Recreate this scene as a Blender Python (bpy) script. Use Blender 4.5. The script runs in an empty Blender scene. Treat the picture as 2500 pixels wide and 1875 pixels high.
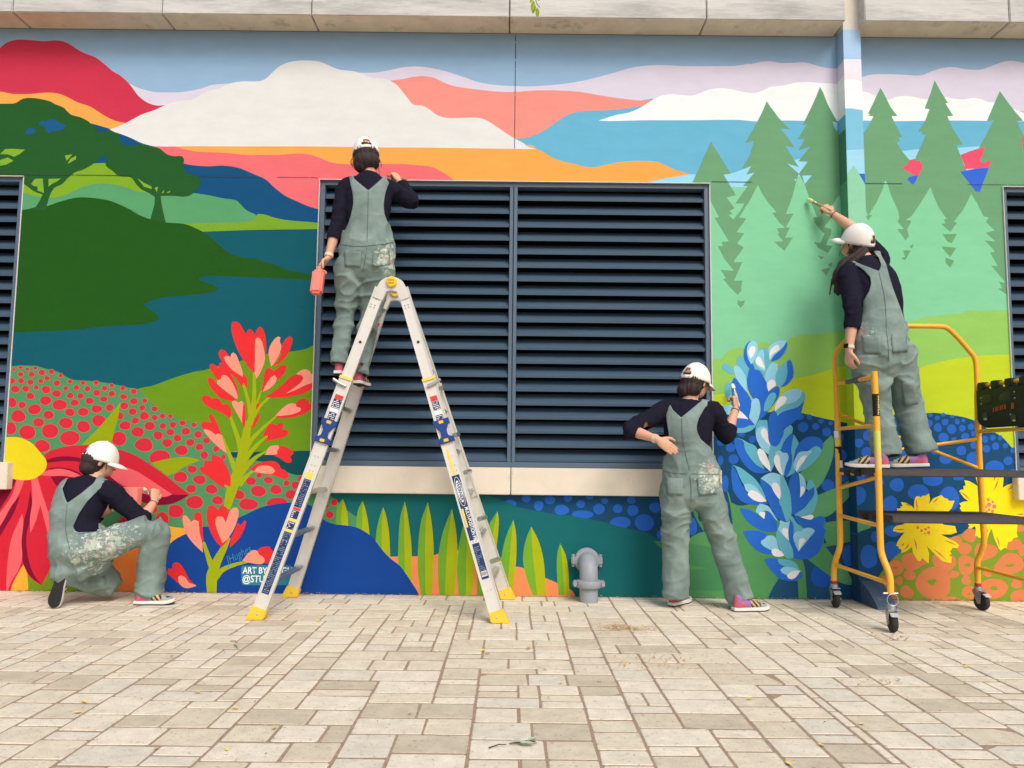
import bpy, bmesh, math, random
from mathutils import Vector, Matrix, noise
from mathutils.geometry import delaunay_2d_cdt
random.seed(7)
S = bpy.context.scene
COL = S.collection

# ------------------------------------------------------------------ camera
FPX, PITCH, ROLL, CAMH = 1900.0, math.radians(5.2), 0.0105, 1.04
WALL = 5.88                                     # distance of the wall from the camera
cF = Vector((0, math.cos(PITCH), math.sin(PITCH)))
r0, u0 = Vector((1, 0, 0)), Vector((0, -math.sin(PITCH), math.cos(PITCH)))
cR = math.cos(ROLL) * r0 + math.sin(ROLL) * u0
cU = -math.sin(ROLL) * r0 + math.cos(ROLL) * u0
cam_data = bpy.data.cameras.new('camera')
cam = bpy.data.objects.new('camera', cam_data)
COL.objects.link(cam)
M = Matrix((cR, cU, -cF)).transposed().to_4x4()
M.translation = (0, 0, CAMH)
cam.matrix_world = M
cam_data.sensor_width = 36.0
cam_data.lens = FPX / 2500 * 36.0
cam_data.clip_start, cam_data.clip_end = 0.05, 500
S.camera = cam

# ------------------------------------------------------------------ light
SUN_EL, SUN_AZ = math.radians(47), math.radians(24)   # azimuth: to the right of straight behind the camera
world = bpy.data.worlds.new('World')
S.world = world
world.use_nodes = True
wn = world.node_tree
bg = wn.nodes['Background']
sky = wn.nodes.new('ShaderNodeTexSky')
sky.sky_type = 'NISHITA'
sky.sun_disc = False
sky.sun_elevation = SUN_EL
sky.sun_rotation = math.radians(180) - SUN_AZ
sky.air_density, sky.dust_density, sky.ozone_density = 1.2, 4.0, 0.6
wn.links.new(sky.outputs[0], bg.inputs[0])
bg.inputs[1].default_value = 0.12
sun_d = bpy.data.lights.new('sun', 'SUN')
sun_d.energy, sun_d.angle, sun_d.color = 1.3, math.radians(24), (1.0, 0.99, 0.97)
sun = bpy.data.objects.new('sun', sun_d)
COL.objects.link(sun)
sd = Vector((math.sin(SUN_AZ) * math.cos(SUN_EL), -math.cos(SUN_AZ) * math.cos(SUN_EL), math.sin(SUN_EL)))
sun.rotation_euler = sd.to_track_quat('Z', 'Y').to_euler()
S.view_settings.view_transform = 'Standard'
S.view_settings.look = 'None'
S.view_settings.exposure = 0.32
S.view_settings.gamma = 1.0
S.view_settings.use_curve_mapping = False
S.cycles.use_denoising = True
S.cycles.max_bounces = 6

# ------------------------------------------------------------------ geometry of the view, used to measure the place
def W(px, py, Y):
    d = cF + cR * ((px - 1250) / FPX) + cU * ((937.5 - py) / FPX)
    t = Y / d.y
    return Vector((0, 0, CAMH)) + d * t
def ground(px, py):
    d = cF + cR * ((px - 1250) / FPX) + cU * ((937.5 - py) / FPX)
    return Vector((0, 0, CAMH)) + d * (-CAMH / d.z)
def PX(p):
    d = Vector(p) - Vector((0, 0, CAMH))
    k = FPX / d.dot(cF)
    return 1250 + d.dot(cR) * k, 937.5 - d.dot(cU) * k

# ------------------------------------------------------------------ materials
def lin(c):
    def f(v):
        v /= 255.0
        return v / 12.92 if v <= 0.04045 else ((v + 0.055) / 1.055) ** 2.4
    return (f(c[0]), f(c[1]), f(c[2]), 1.0)
_mats = {}
def mat(name, rgb, rough=0.6, metal=0.0, var=0.0, vscale=8.0, bump=0.0, bscale=60.0, spec=0.35, grime=None, stretch=None):
    key = (name, tuple(rgb))
    if key in _mats: return _mats[key]
    m = bpy.data.materials.new(name); m.use_nodes = True
    nt = m.node_tree; b = nt.nodes['Principled BSDF']
    b.inputs['Roughness'].default_value = rough
    b.inputs['Metallic'].default_value = metal
    b.inputs['Specular IOR Level'].default_value = spec
    base = lin(rgb)
    b.inputs['Base Color'].default_value = base
    if var or bump or grime:
        tc = nt.nodes.new('ShaderNodeNewGeometry')
        vec = tc.outputs['Position']
        if stretch:
            mp = nt.nodes.new('ShaderNodeMapping'); mp.inputs['Scale'].default_value = stretch
            nt.links.new(vec, mp.inputs['Vector']); vec = mp.outputs[0]
        src = None
        if var:
            n = nt.nodes.new('ShaderNodeTexNoise'); n.inputs['Scale'].default_value = vscale
            n.inputs['Detail'].default_value = 6; n.inputs['Roughness'].default_value = 0.65
            nt.links.new(vec, n.inputs['Vector'])
            mr = nt.nodes.new('ShaderNodeMapRange'); mr.inputs[1].default_value = 0.25; mr.inputs[2].default_value = 0.75
            mr.inputs[3].default_value = 1 - var; mr.inputs[4].default_value = 1 + var
            nt.links.new(n.outputs['Fac'], mr.inputs[0])
            mx = nt.nodes.new('ShaderNodeMix'); mx.data_type = 'RGBA'; mx.blend_type = 'MULTIPLY'; mx.inputs[0].default_value = 1
            mx.inputs[6].default_value = base
            nt.links.new(mr.outputs[0], mx.inputs[7]); src = mx.outputs[2]
        if grime:
            gcol, gs, lo, hi = grime
            g = nt.nodes.new('ShaderNodeTexNoise'); g.inputs['Scale'].default_value = gs
            g.inputs['Detail'].default_value = 8; g.inputs['Roughness'].default_value = 0.7
            nt.links.new(vec, g.inputs['Vector'])
            gr = nt.nodes.new('ShaderNodeMapRange'); gr.inputs[1].default_value = lo; gr.inputs[2].default_value = hi
            nt.links.new(g.outputs['Fac'], gr.inputs[0])
            gm = nt.nodes.new('ShaderNodeMix'); gm.data_type = 'RGBA'
            nt.links.new(gr.outputs[0], gm.inputs[0])
            if src: nt.links.new(src, gm.inputs[6])
            else: gm.inputs[6].default_value = base
            gm.inputs[7].default_value = lin(gcol); src = gm.outputs[2]
        if src: nt.links.new(src, b.inputs['Base Color'])
        if bump:
            n2 = nt.nodes.new('ShaderNodeTexNoise'); n2.inputs['Scale'].default_value = bscale; n2.inputs['Detail'].default_value = 4
            nt.links.new(vec, n2.inputs['Vector'])
            bp = nt.nodes.new('ShaderNodeBump'); bp.inputs['Strength'].default_value = bump; bp.inputs['Distance'].default_value = 0.01
            nt.links.new(n2.outputs['Fac'], bp.inputs['Height']); nt.links.new(bp.outputs[0], b.inputs['Normal'])
    _mats[key] = m
    return m
def paint(rgb):
    return mat('mural_paint', rgb, rough=0.75, var=0.05, vscale=5.0, bump=0.16, bscale=110.0, spec=0.10, stretch=(1, 1, 2.5))

# ------------------------------------------------------------------ objects
_org = {}
def origin_of(o):
    return _org.get(o.name, Vector((0, 0, 0))) if o else Vector((0, 0, 0))
def tag(o, label=None, cat=None, group=None, kind=None):
    if label: o['label'] = label
    if cat: o['category'] = cat
    if group: o['group'] = group
    if kind: o['kind'] = kind
    return o
def empty(name, loc, label=None, cat=None, group=None, kind=None, parent=None):
    o = bpy.data.objects.new(name, None); COL.objects.link(o)
    loc = Vector(loc); o.empty_display_size = 0.1
    if parent:
        o.parent = parent; o.location = loc - origin_of(parent)
    else: o.location = loc
    _org[o.name] = loc
    return tag(o, label, cat, group, kind)
class MB:
    def __init__(s): s.v, s.f, s.m = [], [], []
    def add(s, vs, fs, mi=0):
        n = len(s.v); s.v += [Vector(p) for p in vs]
        s.f += [tuple(i + n for i in f) for f in fs]; s.m += [mi] * len(fs)
        return s
    def box(s, c, size, R=None, mi=0):
        x, y, z = [k / 2 for k in size]
        vs = [Vector(p) for p in ((-x,-y,-z),(x,-y,-z),(x,y,-z),(-x,y,-z),(-x,-y,z),(x,-y,z),(x,y,z),(-x,y,z))]
        if R: vs = [R @ p for p in vs]
        vs = [p + Vector(c) for p in vs]
        return s.add(vs, [(0,3,2,1),(4,5,6,7),(0,1,5,4),(1,2,6,5),(2,3,7,6),(3,0,4,7)], mi)
    def span(s, a, b, mi=0):
        a, b = Vector(a), Vector(b)
        return s.box((a + b) / 2, [abs(k) for k in (b - a)], None, mi)
    def bar(s, a, b, w, h, up=(0, 0, 1), mi=0):
        a, b = Vector(a), Vector(b); d = (b - a); L = d.length; d.normalize()
        x = d.cross(Vector(up)).normalized(); z = x.cross(d)
        R = Matrix((x, d, z)).transposed()
        return s.box((a + b) / 2, (w, L, h), R, mi)
    def tube(s, pts, r, n=12, mi=0, cap=True):
        pts = [Vector(p) for p in pts]; k = len(pts); base = len(s.v)
        rs = r if isinstance(r, (list, tuple)) else [r] * k
        t = (pts[1] - pts[0]).normalized(); ref = Vector((0, 0, 1)) if abs(t.z) < 0.9 else Vector((1, 0, 0))
        a = t.cross(ref).normalized()
        for i, p in enumerate(pts):
            t = (pts[min(i + 1, k - 1)] - pts[max(i - 1, 0)]).normalized()
            a = (a - t * a.dot(t)).normalized(); b = t.cross(a)
            for j in range(n):
                an = 2 * math.pi * j / n
                s.v.append(p + (a * math.cos(an) + b * math.sin(an)) * rs[i])
        for i in range(k - 1):
            for j in range(n):
                q = (j + 1) % n
                s.f.append((base + i*n + j, base + i*n + q, base + (i+1)*n + q, base + (i+1)*n + j)); s.m.append(mi)
        if cap:
            s.f.append(tuple(base + j for j in range(n))[::-1]); s.m.append(mi)
            s.f.append(tuple(base + (k-1)*n + j for j in range(n))); s.m.append(mi)
        return s
    def lathe(s, o, axis, prof, n=24, mi=0):
        o, t = Vector(o), Vector(axis).normalized()
        return s.tube([o + t * h for h, _ in prof], [max(r, 1e-4) for _, r in prof], n, mi) if False else s._lathe(o, t, prof, n, mi)
    def _lathe(s, o, t, prof, n, mi):
        ref = Vector((0, 0, 1)) if abs(t.z) < 0.9 else Vector((1, 0, 0))
        a = t.cross(ref).normalized(); b = t.cross(a); base = len(s.v)
        for h, r in prof:
            for j in range(n):
                an = 2 * math.pi * j / n
                s.v.append(o + t * h + (a * math.cos(an) + b * math.sin(an)) * max(r, 1e-4))
        k = len(prof)
        for i in range(k - 1):
            for j in range(n):
                q = (j + 1) % n
                s.f.append((base+i*n+j, base+i*n+q, base+(i+1)*n+q, base+(i+1)*n+j)); s.m.append(mi)
        s.f.append(tuple(base + j for j in range(n))[::-1]); s.m.append(mi)
        s.f.append(tuple(base + (k-1)*n + j for j in range(n))); s.m.append(mi)
        return s
    def ball(s, c, rad, R=None, nu=16, nv=10, mi=0):
        rx, ry, rz = rad if isinstance(rad, (tuple, list)) else (rad,) * 3
        base = len(s.v); c = Vector(c)
        for i in range(nv + 1):
            th = math.pi * i / nv
            for j in range(nu):
                ph = 2 * math.pi * j / nu
                p = Vector((rx * math.sin(th) * math.cos(ph), ry * math.sin(th) * math.sin(ph), rz * math.cos(th)))
                s.v.append(c + (R @ p if R else p))
        for i in range(nv):
            for j in range(nu):
                q = (j + 1) % nu
                s.f.append((base+i*nu+j, base+(i+1)*nu+j, base+(i+1)*nu+q, base+i*nu+q)); s.m.append(mi)
        return s
    def prism(s, poly, ext, mi=0):
        poly = [Vector(p) for p in poly]; n = len(poly); ext = Vector(ext)
        fs = [tuple(range(n)), tuple(range(2*n - 1, n - 1, -1))] + [(i, i + n, (i+1) % n + n, (i+1) % n) for i in range(n)]
        return s.add(poly + [p + ext for p in poly], fs, mi)
    def mesh(s, name, mats, off=Vector((0,0,0)), smooth=False, bevel=0.0, segs=2, fix=True):
        me = bpy.data.meshes.new(name)
        me.from_pydata([tuple(p - off) for p in s.v], [], s.f)
        for m in (mats if isinstance(mats, (list, tuple)) else [mats]): me.materials.append(m)
        for p, i in zip(me.polygons, s.m): p.material_index = i
        if fix or bevel:
            bm = bmesh.new(); bm.from_mesh(me)
            if fix: bmesh.ops.recalc_face_normals(bm, faces=bm.faces[:])
            if bevel:
                bmesh.ops.bevel(bm, geom=bm.edges[:], offset=bevel, segments=segs, affect='EDGES', clamp_overlap=True)
            bm.to_mesh(me); bm.free()
        if smooth:
            for p in me.polygons: p.use_smooth = True
            try: me.set_sharp_from_angle(angle=math.radians(smooth if smooth is not True else 40))
            except Exception: pass
        me.update()
        return me
    def obj(s, name, mats, parent=None, smooth=False, bevel=0.0, segs=2, loc=None, fix=True, **kw):
        off = Vector(loc) if loc is not None else origin_of(parent)
        me = s.mesh(name, mats, off, smooth, bevel, segs, fix)
        o = bpy.data.objects.new(name, me); COL.objects.link(o)
        if parent: o.parent = parent; o.location = off - origin_of(parent)
        else: o.location = off
        _org[o.name] = off
        return tag(o, **kw)
def inst(name, me, loc, parent=None, R=None):
    o = bpy.data.objects.new(name, me); COL.objects.link(o)
    loc = Vector(loc)
    if parent: o.parent = parent; o.location = loc - origin_of(parent)
    else: o.location = loc
    if R is not None: o.rotation_euler = R
    _org[o.name] = loc
    return o
def text_obj(name, body, size, m, origin, xdir, ydir, parent=None, sx=1.0, shear=0.0, align='LEFT', bold=0.0):
    cu = bpy.data.curves.new(name, 'FONT'); cu.body = body; cu.size = size; cu.shear = shear
    cu.align_x = align; cu.align_y = 'CENTER'; cu.offset = bold; cu.resolution_u = 3
    cu.materials.append(m)
    tmp = bpy.data.objects.new('tmp', cu); COL.objects.link(tmp)
    dg = bpy.context.evaluated_depsgraph_get()
    me = bpy.data.meshes.new_from_object(tmp.evaluated_get(dg), depsgraph=dg); me.name = name
    bpy.data.objects.remove(tmp)
    if not me.materials: me.materials.append(m)
    o = bpy.data.objects.new(name, me); COL.objects.link(o)
    x, y = Vector(xdir).normalized(), Vector(ydir).normalized(); z = x.cross(y)
    mw = Matrix((x * sx, y, z)).transposed().to_4x4()
    mw.translation = Vector(origin) - origin_of(parent)
    if parent: o.parent = parent
    o.matrix_local = mw
    return o
# ------------------------------------------------------------------ the mural wall
CROP = {'A': (0,0,3.16), 'B': (600,0,3.16), 'C': (1200,0,3.16), 'D': (1800,0,3.16), 'E': (0,500,3.16), 'F': (0,950,3.16),
        'G': (450,750,5.53), 'H': (450,1000,5.53), 'I': (400,1200,5.53), 'J': (0,880,4.424), 'K': (1700,450,3.16),
        'L': (1740,800,7.373), 'M': (1740,1020,7.373), 'N': (1740,1240,7.373), 'O': (2000,740,4.424), 'P': (2000,1100,4.424),
        'Q': (740,1100,4.424), 'R': (1200,1100,4.424), 'S': (1500,860,5.53), 'T': (2360,400,1.843), 'U': (1940,460,4.609),
        'V': (80,1060,3.771), 'X': (1560,1140,4.365), 'Y': (740,320,6.9125), 'Z': (0,0,1.0)}
def pp(text):
    cr, out = CROP['Z'], []
    for tok in text.split():
        if tok[-1] == ':': cr = CROP[tok[0]]; continue
        x, y = tok.split(',')
        out.append((cr[0] + float(x) / cr[2], cr[1] + float(y) / cr[2]))
    return out
def smooth_poly(p, k=5, corner=52):
    n = len(p); P = [Vector((a, b)) for a, b in p]; out = []
    def is_c(i):
        a, b = P[i] - P[i-1], P[(i+1) % n] - P[i]
        return a.length > 1e-6 and b.length > 1e-6 and math.degrees(a.angle(b)) > corner
    cs = [is_c(i) for i in range(n)]
    for i in range(n):
        p1, p2 = P[i], P[(i+1) % n]
        L = (p2 - p1).length
        def tang(j):
            if cs[j]: return None
            a, b = P[j-1], P[(j+1) % n]
            t = (b - a)
            return t.normalized() if t.length > 1e-6 else None
        t1, t2 = tang(i), tang((i+1) % n)
        d = (p2 - p1).normalized() if L > 0 else Vector((0, 0))
        t1 = t1 or d; t2 = t2 or d
        for q in range(k):
            s = q / k
            h00, h10, h01, h11 = 2*s**3-3*s*s+1, s**3-2*s*s+s, -2*s**3+3*s*s, s**3-s*s
            out.append(p1*h00 + t1*(L*h10) + p2*h01 + t2*(L*h11))
    return [(v.x, v.y) for v in out]
def ell(cr, x, y, rx, ry, n=22, wob=0.05, seed=0):
    c = CROP[cr]; rnd = random.Random(int(x * 7 + y * 13) + seed)
    a1, a2, ph = rnd.uniform(-wob, wob), rnd.uniform(-wob, wob), rnd.uniform(0, 6)
    out = []
    for i in range(n):
        t = 2 * math.pi * i / n
        k = 1 + a1 * math.cos(2*t + ph) + a2 * math.cos(3*t + ph)
        out.append((c[0] + (x + rx*k*math.cos(t)) / c[2], c[1] + (y + ry*k*math.sin(t)) / c[2]))
    return out
def stroke_poly(text, widths):
    pts = [Vector(p) for p in pp(text)]
    # dense spline
    ws = list(widths); n = len(pts); D, DW = [], []
    for i in range(n - 1):
        a, b = pts[i], pts[i+1]
        t1 = (pts[i+1] - pts[max(i-1, 0)]) * (0.5 if i else 1); t2 = (pts[min(i+2, n-1)] - pts[i]) * (0.5 if i < n-2 else 1)
        for q in range(6):
            s = q / 6
            D.append(a*(2*s**3-3*s*s+1) + t1*(s**3-2*s*s+s) + b*(-2*s**3+3*s*s) + t2*(s**3-s*s)); DW.append(ws[i]*(1-s) + ws[i+1]*s)
    D.append(pts[-1]); DW.append(ws[-1])
    L, R = [], []
    for i, p in enumerate(D):
        t = (D[min(i+1, len(D)-1)] - D[max(i-1, 0)]).normalized(); nrm = Vector((-t.y, t.x)) * DW[i] / 2
        L.append(p + nrm); R.append(p - nrm)
    t0 = (D[0] - D[1]).normalized() * DW[0] * 0.45
    return [(v.x, v.y) for v in L + R[::-1] + [D[0] + t0]]

# wall axes are parallel to X and Z; the openings in it
def wall_xz(px, py, Y=WALL):
    p = W(px, py, Y); return p.x, p.z
x1 = (wall_xz(780, 438)[0] + wall_xz(761, 1138)[0]) / 2; x2 = (wall_xz(1733, 451)[0] + wall_xz(1738, 1140)[0]) / 2
zt = (wall_xz(780, 438)[1] + wall_xz(1733, 451)[1]) / 2; zb = wall_xz(1240, 1141)[1]
lx = (wall_xz(57, 431)[0] + wall_xz(9, 1126)[0]) / 2; rx = (wall_xz(2448, 454)[0] + wall_xz(2480, 1149)[0]) / 2
OPEN = [(x1, x2, zb, zt), (lx - 2.9, lx, zb, zt), (rx, rx + 2.9, zb, zt)]
PIL_D = 0.13
PYF = WALL - PIL_D
pl = (W(2055, 75, PYF).x + W(2101, 1400, PYF).x) / 2; pr = (W(2097, 75, PYF).x + W(2145, 1400, PYF).x) / 2
SOFFIT = W(1250, 83, WALL).z
XL, XR = -6.2, 6.4
wall = empty('mural_wall', (0, WALL, 0), 'long concrete wall painted with a bright landscape mural of hills, pines and flowers', 'wall')
concrete_in = mat('wall_concrete', (150, 148, 142), rough=0.9, var=0.1)
white_edge = mat('opening_edge', (205, 205, 200), rough=0.7)
# wall body: strips round the openings, 0.25 m thick
mb = MB(); T = 0.25
xs = sorted([XL, XR] + [v for o in OPEN for v in o[:2]])
mb.span((XL, WALL, -0.3), (XR, WALL + T, zb)); mb.span((XL, WALL, zt), (XR, WALL + T, SOFFIT + 0.7))
mb.span((OPEN[1][1], WALL, zb), (OPEN[0][0], WALL + T, zt)); mb.span((OPEN[0][1], WALL, zb), (OPEN[2][0], WALL + T, zt))
mb.span((XL, WALL, zb), (OPEN[1][0], WALL + T, zt)); mb.span((OPEN[2][1], WALL, zb), (XR, WALL + T, zt))
mb.obj('wall_body', concrete_in, wall)

_lvl = [0]
def clip_bm(bm, rects, bounds):
    def cut(co, no, clear_out=False):
        g = bm.verts[:] + bm.edges[:] + bm.faces[:]
        bmesh.ops.bisect_plane(bm, geom=g, plane_co=co, plane_no=no, clear_outer=clear_out)
    xa, xb, za, zb_ = bounds
    cut((xa,0,0), (-1,0,0), True); cut((xb,0,0), (1,0,0), True); cut((0,0,za), (0,0,-1), True); cut((0,0,zb_), (0,0,1), True)
    for (a, b, c, d) in rects:
        if not bm.verts: return
        X = [v.co.x for v in bm.verts]; Z = [v.co.z for v in bm.verts]
        if min(X) > b or max(X) < a or min(Z) > d or max(Z) < c: continue
        cut((a,0,0), (1,0,0)); cut((b,0,0), (1,0,0)); cut((0,0,c), (0,0,1)); cut((0,0,d), (0,0,1))
        kill = [f for f in bm.faces if a < f.calc_center_median().x < b and c < f.calc_center_median().z < d]
        bmesh.ops.delete(bm, geom=kill, context='FACES')
def sheet(name, rgb, polys, parent=None, Y=WALL, bounds=None, rects=None, step=True, label=None):
    """flat painted shapes lying on the wall (or the pilaster), each layer a hair above the one before"""
    if step: _lvl[0] += 1
    y = Y - 0.0006 - 0.00001 * _lvl[0]
    bounds = bounds or (XL, XR, 0.0, SOFFIT - 0.001); rects = OPEN if rects is None else rects
    bm = bmesh.new(); V2, F2 = [], []
    for poly in polys:
        pts = []
        for (a, b) in poly:
            p = W(a, b, Y); q = Vector((p.x, p.z))
            if not pts or (pts[-1] - q).length > 2e-4: pts.append(q)
        if len(pts) > 3 and (pts[0] - pts[-1]).length < 2e-4: pts.pop()
        if len(pts) < 3: continue
        F2.append(list(range(len(V2), len(V2) + len(pts)))); V2 += pts
    ov, _, of, _, _, _ = delaunay_2d_cdt(V2, [], F2, 1, 1e-6)
    nv = [bm.verts.new((v.x, y, v.y)) for v in ov]
    for f in of:
        try: bm.faces.new([nv[i] for i in f])
        except ValueError: pass
    clip_bm(bm, rects, bounds)
    for f in bm.faces:
        f.normal_update()
        if f.normal.y > 0: f.normal_flip()
    par = parent or wall; off = origin_of(par)
    for v in bm.verts: v.co -= off
    me = bpy.data.meshes.new(name); bm.to_mesh(me); bm.free(); me.materials.append(paint(rgb))
    if not me.polygons: return None
    o = bpy.data.objects.new(name, me); COL.objects.link(o); o.parent = par
    _org[o.name] = off
    if label: o['label'] = label
    return o
def sm(name, rgb, text, **k): return sheet(name, rgb, [smooth_poly(pp(text))], **k)
def po(name, rgb, text, **k): return sheet(name, rgb, [pp(t) for t in text.split('|')], **k)

SKY=(146,180,212); LAV=(212,208,226); SEA=(104,178,210); CORAL=(233,146,136); WHT=(221,224,223); RED=(200,54,80); ORA=(238,166,82)
PINK=(230,110,116); NAVY=(18,78,122); LBLUE=(150,213,241); PINE=(108,160,120); FIELD=(130,204,160); PTRED=(228,84,112); PTBLUE=(56,104,214)
HILL1=(146,198,98); HILL2=(188,208,44); DNAVY=(28,76,114); DOTB=(44,102,198); TEAL=(16,88,102); DTEAL=(24,102,106)
sheet('painted_sky', SKY, [[(-900,-60),(3400,-60),(3400,900),(-900,900)]])
sm('painted_cloud', LAV, 'A: 1000,645 1060,675 1180,708 1300,713 1430,708 1560,680 1640,655 1770,645 B: 880,562 1000,560 1120,540 1200,522 1290,513 1400,520 1540,550 1680,595 1800,635 1950,658 2100,665 C: 300,667 480,655 640,635 800,600 950,560 1100,518 1200,507 1320,503 1480,510 1700,510 1880,508 1980,492 D: 100,495 200,475 260,475 340,487 430,485 520,482 590,500 660,520 740,528 770,527 790,900 C: 1200,1000 B: 1000,900 A: 1000,1000')
sm('painted_cloud', LAV, 'D: 930,604 1040,575 1150,572 1300,578 1420,582 1500,550 1600,522 1680,520 1760,535 1880,537 1960,510 2060,475 2130,470 2260,492 2600,520 2600,960 930,960')
sm('painted_sea', SEA, 'C: 100,1000 380,1000 480,940 640,860 720,850 1240,760 1300,850 2212,850 D: 800,860 800,1700 C: 1690,1500 1690,1420 200,1420 100,1150')
po('painted_sea', SEA, 'D: 930,860 2600,860 2600,1700 930,1700')
sm('painted_hill', CORAL, 'B: 1115,622 1200,612 1300,592 1380,588 1450,600 1560,650 1640,670 1780,690 1940,707 2090,710 C: 260,703 380,697 560,700 700,712 850,738 1000,760 1150,775 1240,773 1200,800 1150,818 1000,840 860,852 720,855 640,868 560,900 480,955 380,1020 270,1062 190,1070 B: 1900,1060 1300,900')
sm('painted_cloud', (234,241,243), 'C: 828,930 950,890 1060,868 1150,830 1220,785 1290,748 1360,728 1440,730 1540,738 1600,722 1680,690 1780,680 1860,690 1960,712 2040,715 2120,685 D: 250,672 350,660 450,637 550,632 650,640 790,648 790,935 500,932 340,930 150,937 C: 1900,925 1500,928 1200,928 1000,932 880,934')
sm('painted_cloud', (234,241,243), 'D: 920,698 955,705 1010,715 1060,738 1120,760 1170,770 1230,745 1330,742 1450,765 1520,765 1600,750 1740,768 1820,755 1880,765 1940,788 2000,790 2100,830 2212,870 2600,930 2600,940 2212,936 1650,930 1200,935 920,928')
po('painted_hill', ORA, 'A: -900,690 500,690 1000,925 985,945 845,1010 700,980 -900,1000')
sm('painted_hill', RED, 'A: -900,560 -400,440 -30,385 50,330 130,307 220,308 330,318 430,312 490,320 550,350 630,400 740,445 800,490 870,550 930,585 1000,650 1060,730 1110,775 1170,805 1220,815 1290,810 1190,860 1090,895 1000,945 900,935 820,900 740,850 690,820 600,790 520,750 450,722 350,715 240,725 100,725 0,707 -400,720 -900,740')
sm('painted_hill', ORA, 'A: 1180,1100 B: 0,1100 C: 300,1120 350,1152 400,1170 440,1200 490,1225 560,1248 640,1265 700,1283 770,1290 830,1285 920,1262 1040,1245 1150,1242 1270,1248 1340,1275 1420,1310 1535,1345 1450,1360 1340,1375 1260,1390 1170,1415 1150,1480 B: 1500,1480 100,1400 A: 1300,1250')
sm('painted_hill', PINK, 'A: 1180,1128 1340,1130 1420,1150 1520,1170 1650,1175 1750,1180 1900,1195 B: 130,1195 260,1195 380,1185 470,1188 550,1210 650,1250 740,1265 880,1265 1080,1265 1200,1265 1330,1275 1440,1290 1520,1330 1580,1370 1640,1420 1640,1500 560,1500 560,1700 A: 1900,1500 1300,1300')
sm('painted_hill', NAVY, 'A: 700,950 850,995 1095,1090 1240,1180 1410,1258 1490,1275 1600,1283 1720,1278 1840,1295 1950,1340 2050,1385 2110,1440 2200,1510 B: 400,1555 480,1590 560,1614 600,1800 E: 2450,200 1700,150 A: 1000,1500 600,1200')
sm('painted_hill', WHT, 'A: 845,1000 960,955 1090,885 1190,850 1290,805 1370,780 1480,768 1560,725 1620,700 1700,680 1760,650 1850,630 1970,629 B: 100,628 150,610 200,565 250,520 310,488 390,470 470,467 560,475 620,495 700,530 740,540 830,550 900,570 960,598 1060,607 1115,625 1170,660 1210,710 1250,760 1295,808 1360,815 1410,840 1480,890 1560,910 1640,910 1740,907 1800,910 1860,930 1960,995 2060,1060 2150,1110 C: 270,1128 350,1150 B: 2000,1148 1500,1140 1000,1137 500,1130 0,1130 A: 1500,1128 1230,1130 1150,1120 1090,1103 1000,1060 900,1025')
# right hand lake, pines and fields
po('painted_lake', LBLUE, 'C: 1170,1415 1340,1375 1450,1360 1535,1345 1780,1345 1850,1338 1920,1315 2005,1280 D: 440,1235 480,1225 800,1200 800,1800 C: 1690,1800 1690,1440 1170,1440')
po('painted_lake', LBLUE, 'D: 930,1195 1280,1165 1390,1150 1700,1140 1870,1128 2600,1090 2600,1800 930,1800')
po('painted_field', FIELD, 'K: 60,20 440,20 520,-20 700,-60 1140,-60 1140,1500 60,1500')
po('painted_field', FIELD, 'D: 930,1420 2600,1420 2600,3000 930,3000')
po('painted_pine', PINE, 'C: 1693,1093 1845,1340 1790,1348 1885,1505 1815,1525 K: 295,185 258,205 280,230 250,235 285,272 420,110 475,5 420,110 330,255 385,265 310,370 370,378 315,455 365,487 285,600 355,600 290,745 355,742 345,795 350,820 318,852 255,790 205,730 230,725 185,660 290,668 215,575 165,475 205,478 195,445 250,440 190,340 140,258 175,255 110,130 90,80 C: 1670,1470 1670,1425 1585,1418 1548,1408 1600,1300 1640,1205')
po('painted_pine', PINE, 'C: 2122,780 2095,850 2050,940 1955,1105 2025,1085 1990,1200 1928,1308 2005,1280 1965,1348 2030,1330 1940,1435 1975,1438 1880,1570 1955,1570 K: 385,30 300,148 372,148 335,210 285,272 400,150 475,5 500,60 560,150 620,215 585,220 640,295 685,335 620,340 640,380 625,385 670,440 600,443 680,515 745,410 685,412 720,335 690,333 750,225 690,230 740,100 765,0 D: 475,1340 385,1262 475,1290 410,1190 368,1125 440,1138 390,1060 330,992 405,997 320,910 260,830')
po('painted_pine', (104,156,116), 'D: 637,672 660,710 700,810 770,940 732,935 750,990 790,1020 800,1560 K: 1100,80 1000,240 1050,250 985,330 1040,345 1040,380 1000,470 1050,475 1015,530 940,490 905,445 960,450 990,375 975,372 920,310 900,258 930,250 870,100 835,0 D: 475,1340 543,1248 470,1245 562,1130 470,1163 518,1072 465,1073 535,960 500,970 570,830 610,740')
po('painted_pine', PINE, 'K: 325,890 340,905 375,895 365,930 340,952 315,920|K: 930,548 985,560 965,580|K: 960,660 1035,640 1005,705|K: 1010,622 1050,600 1040,640')
po('painted_lake', LBLUE, 'D: 500,1355 575,1353 520,1420|D: 440,1383 458,1382 450,1400|D: 732,938 770,945 770,1018 750,985')
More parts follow.
